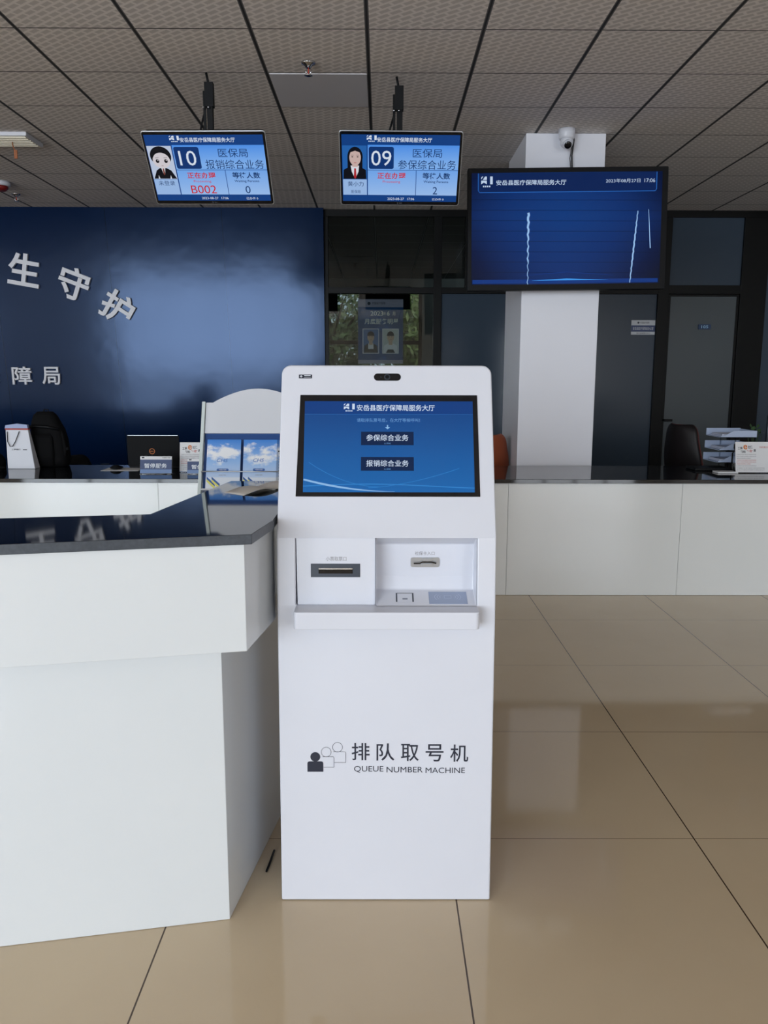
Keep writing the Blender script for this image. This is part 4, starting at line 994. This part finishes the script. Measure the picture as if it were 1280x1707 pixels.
# ------------------------------------------------------------------ right end of far counter
m_tray = mat('clear_tray_plastic', (176, 190, 216), .2)
t = thing('letter_tray_stand', 'pale three-tier letter tray behind the right notice stand', 'letter tray', (2.62, 6.02, ZC))
def tray_tier(z, dx):
    bm = B(); x0, x1, y0, y1 = 2.49+dx, 2.75, 5.90, 6.18
    box(bm, x0, x1, y0, y1, z, z+.004); prism(bm, [(x0, y0, z), (x1, y0, z), (x1, y0, z+.05), (x0+.09, y0, z+.05), (x0+.03, y0, z+.018), (x0, y0, z+.014)], (0, .004, 0))
    prism(bm, [(x0, y1-.004, z), (x1, y1-.004, z), (x1, y1-.004, z+.055), (x0, y1-.004, z+.055)], (0, .004, 0)); box(bm, x1-.004, x1, y0+.004, y1-.004, z+.004, z+.05)
    obj('tray', bm, m_tray, t)
for z, dx in ((ZC+.055, -.012), (ZC+.145, -.006), (ZC+.24, 0)): tray_tier(z, dx)
for x in (2.60, 2.745):
    for y in (5.91, 6.17): bm = B(); tube(bm, [(x, y, ZC), (x, y, ZC+.245)], .004, 8); obj('riser', bm, m_clearplastic, t)
for k, z in enumerate((ZC+.0595, ZC+.1495, ZC+.2445)):
    bm = B(); n = 5
    for q in range(n):
        a = random.uniform(-.05, .05); M = Matrix.Translation((2.61+random.uniform(-.01, .01), 6.035, z+.004*q)) @ Matrix.Rotation(a, 4, 'Z'); box(bm, -.10, .10, -.11, .10, 0, .0035, 0, M)
    o = obj('paper_stack', bm, mat('stack_paper', (205, 212, 232), .5)); setp(o, ['stack of papers in the lowest letter tray', 'stack of papers in the middle letter tray', 'stack of papers in the top letter tray'][k], 'papers', 'papers in the letter trays')
t = thing('glass_bottle', 'small clear bottle with dark cap beside the letter trays', 'bottle', (2.575, 5.83, ZC))
bm = B(); lathe(bm, (2.575, 5.83, ZC), [(.026, 0), (.028, .01), (.028, .13), (.014, .155), (.014, .165)], 18); obj('bottle_body', bm, m_clearplastic, t)
bm = B(); lathe(bm, (2.575, 5.83, ZC+.1655), [(.018, 0), (.018, .03), (.016, .034)], 18); obj('cap', bm, m_black, t)
bm = B(); box(bm, 2.40, 2.545, 5.70, 5.80, ZC, ZC+.010); o = obj('card_box', bm, m_paper, bevel=.002); setp(o, 'flat white card lying left of the right notice stand', 'card')
bm = B(); box(bm, 2.30, 2.56, 5.86, 6.05, ZC, ZC+.02, 0); o = obj('keyboard_cover', bm, m_black, bevel=.004); setp(o, 'flat black pad lying left of the letter trays', 'pad')
t = thing('computer_monitor', 'dark computer monitor seen from behind at the right picture edge', 'monitor', (3.12, 6.1, ZC))
bm = B(); box(bm, 2.90, 3.36, 6.06, 6.09, ZC+.09, ZC+.40); obj('panel', bm, mat('monitor_back', (32, 40, 50), .4), t, bevel=.008)
bm = B(); box(bm, 3.10, 3.16, 6.09, 6.12, ZC+.01, ZC+.25); obj('stand', bm, m_black, t, bevel=.004)
bm = B(); lathe(bm, (3.13, 6.105, ZC), [(.085, 0), (.085, .008), (.03, .014)]); obj('foot', bm, m_black, t)
t = thing('potted_plant', 'small green plant in a dark pot beside the dark monitor', 'plant', (2.86, 6.12, ZC))
bm = B(); lathe(bm, (2.84, 6.14, ZC), [(.03, 0), (.042, .09), (.044, .10), (.036, .10)], 18); obj('pot', bm, m_black, t)
bm = B()
for k in range(9):
    a = 2*PI*k/9; L = .05+.02*(k % 3); base = Vector((2.84, 6.14, ZC+.10)); up = Vector((math.cos(a)*L, math.sin(a)*L*.5, .17+.02*(k % 4)))
    tip = base+up; mid = base + up*.72 + Vector((0, 0, .03)); side = Vector((-math.sin(a), math.cos(a), .2)).normalized()*.016
    tube(bm, [base, base+up*.5, mid], .0018, 5); poly(bm, [mid, (mid+tip)/2+side, tip, (mid+tip)/2-side])
obj('foliage', bm, mat('plant_leaf', (52, 84, 44), .5), t, smooth=None)

# thin black stick on the floor
bm = B(); tube(bm, [(-.344, 2.219, .005), (-.339, 2.27, .005), (-.335, 2.328, .005)], .0035, 8); o = obj('black_stick', bm, m_black); setp(o, 'thin black stick on the floor between desk and kiosk', 'stick')

# ------------------------------------------------------------------ office blinds and trees outside
m_blind = mat('dark_blind', (34, 38, 42), .8)
for x0, x1, z0, lab in ((-1.0, -.79, 2.62, 'short dark blind at the left of the office window'), (-.40, .52, 2.70, 'wide dark blind across the middle of the office window')):
    bm = B(); box(bm, x0, x1, YO-.06, YO-.04, z0, wz1-.02); o = obj('window_blind', bm, m_blind); setp(o, lab, 'blind')
bm = B(); poly(bm, [(-20, YO+.2, -.05), (20, YO+.2, -.05), (20, 40, -.05), (-20, 40, -.05)]); struct('ground_outside', bm, mat('outside_ground', (96, 96, 84), .9))
m_trunk = mat('bark', (70, 58, 46), .9)
def leaf_mat(name, a, b):
    m = mat(name, a, .5); nn = N(m); oi = nn.n('ShaderNodeNewGeometry')
    nn.l(nn.mix(oi.outputs['Random Per Island'], lin(a), lin(b)), nn.b.inputs['Base Color']); return m
m_leafs = [leaf_mat('leaves_mid', (70, 96, 48), (128, 142, 92)), leaf_mat('leaves_dark', (48, 74, 44), (104, 124, 84)), leaf_mat('leaves_light', (108, 130, 60), (160, 168, 110))]
def tree(x, y, h, r, mi, label, n=4500):
    t = thing('tree', label, 'tree', (x, y, -.05), 'trees outside the office window')
    bm = B(); tube(bm, [(x, y, -.05), (x+.05, y, h*.4), (x, y, h*.75)], [.12, .09, .04], 8)
    for k in range(5):
        a = k*1.3; tube(bm, [(x+.03, y, h*.45), (x+r*.6*math.cos(a), y+r*.6*math.sin(a), h*.7)], [.05, .015], 6)
    obj('trunk', bm, m_trunk, t)
    bm = B()
    blobs = [(x+random.uniform(-r, r)*.6, y+random.uniform(-r, r)*.5, random.uniform(.12, .95)*h, random.uniform(.35, .6)*r) for _ in range(22)]
    for _ in range(n):
        bx, by, bz, br = random.choice(blobs)
        d = Vector((random.gauss(0, 1), random.gauss(0, 1), random.gauss(0, 1))).normalized()*br*random.uniform(.6, 1.05)
        c = Vector((bx, by, bz)) + d
        u = Vector((random.gauss(0, 1), random.gauss(0, 1), random.gauss(0, 1))).normalized(); w = u.orthogonal().normalized(); s = random.uniform(.05, .12)
        poly(bm, [c-u*s, c+w*s*.5, c+u*s, c-w*s*.5])
    obj('crown', bm, m_leafs[mi], t, smooth=None)
tree(-1.2, 18.5, 4.4, 1.3, 0, 'mid green tree at the left of the office window')
tree(.6, 22.6, 5.2, 1.6, 1, 'dark green tree behind the poster in the office window')
tree(1.0, 18.2, 3.6, 1.0, 2, 'light green bushy tree at the right of the office window')
tree(-3.6, 26.0, 6.5, 1.6, 1, 'tall far dark tree seen high in the office window', 3500)
tree(4.6, 26.0, 6.0, 1.6, 0, 'far mid green tree at the right behind the light one', 3500)
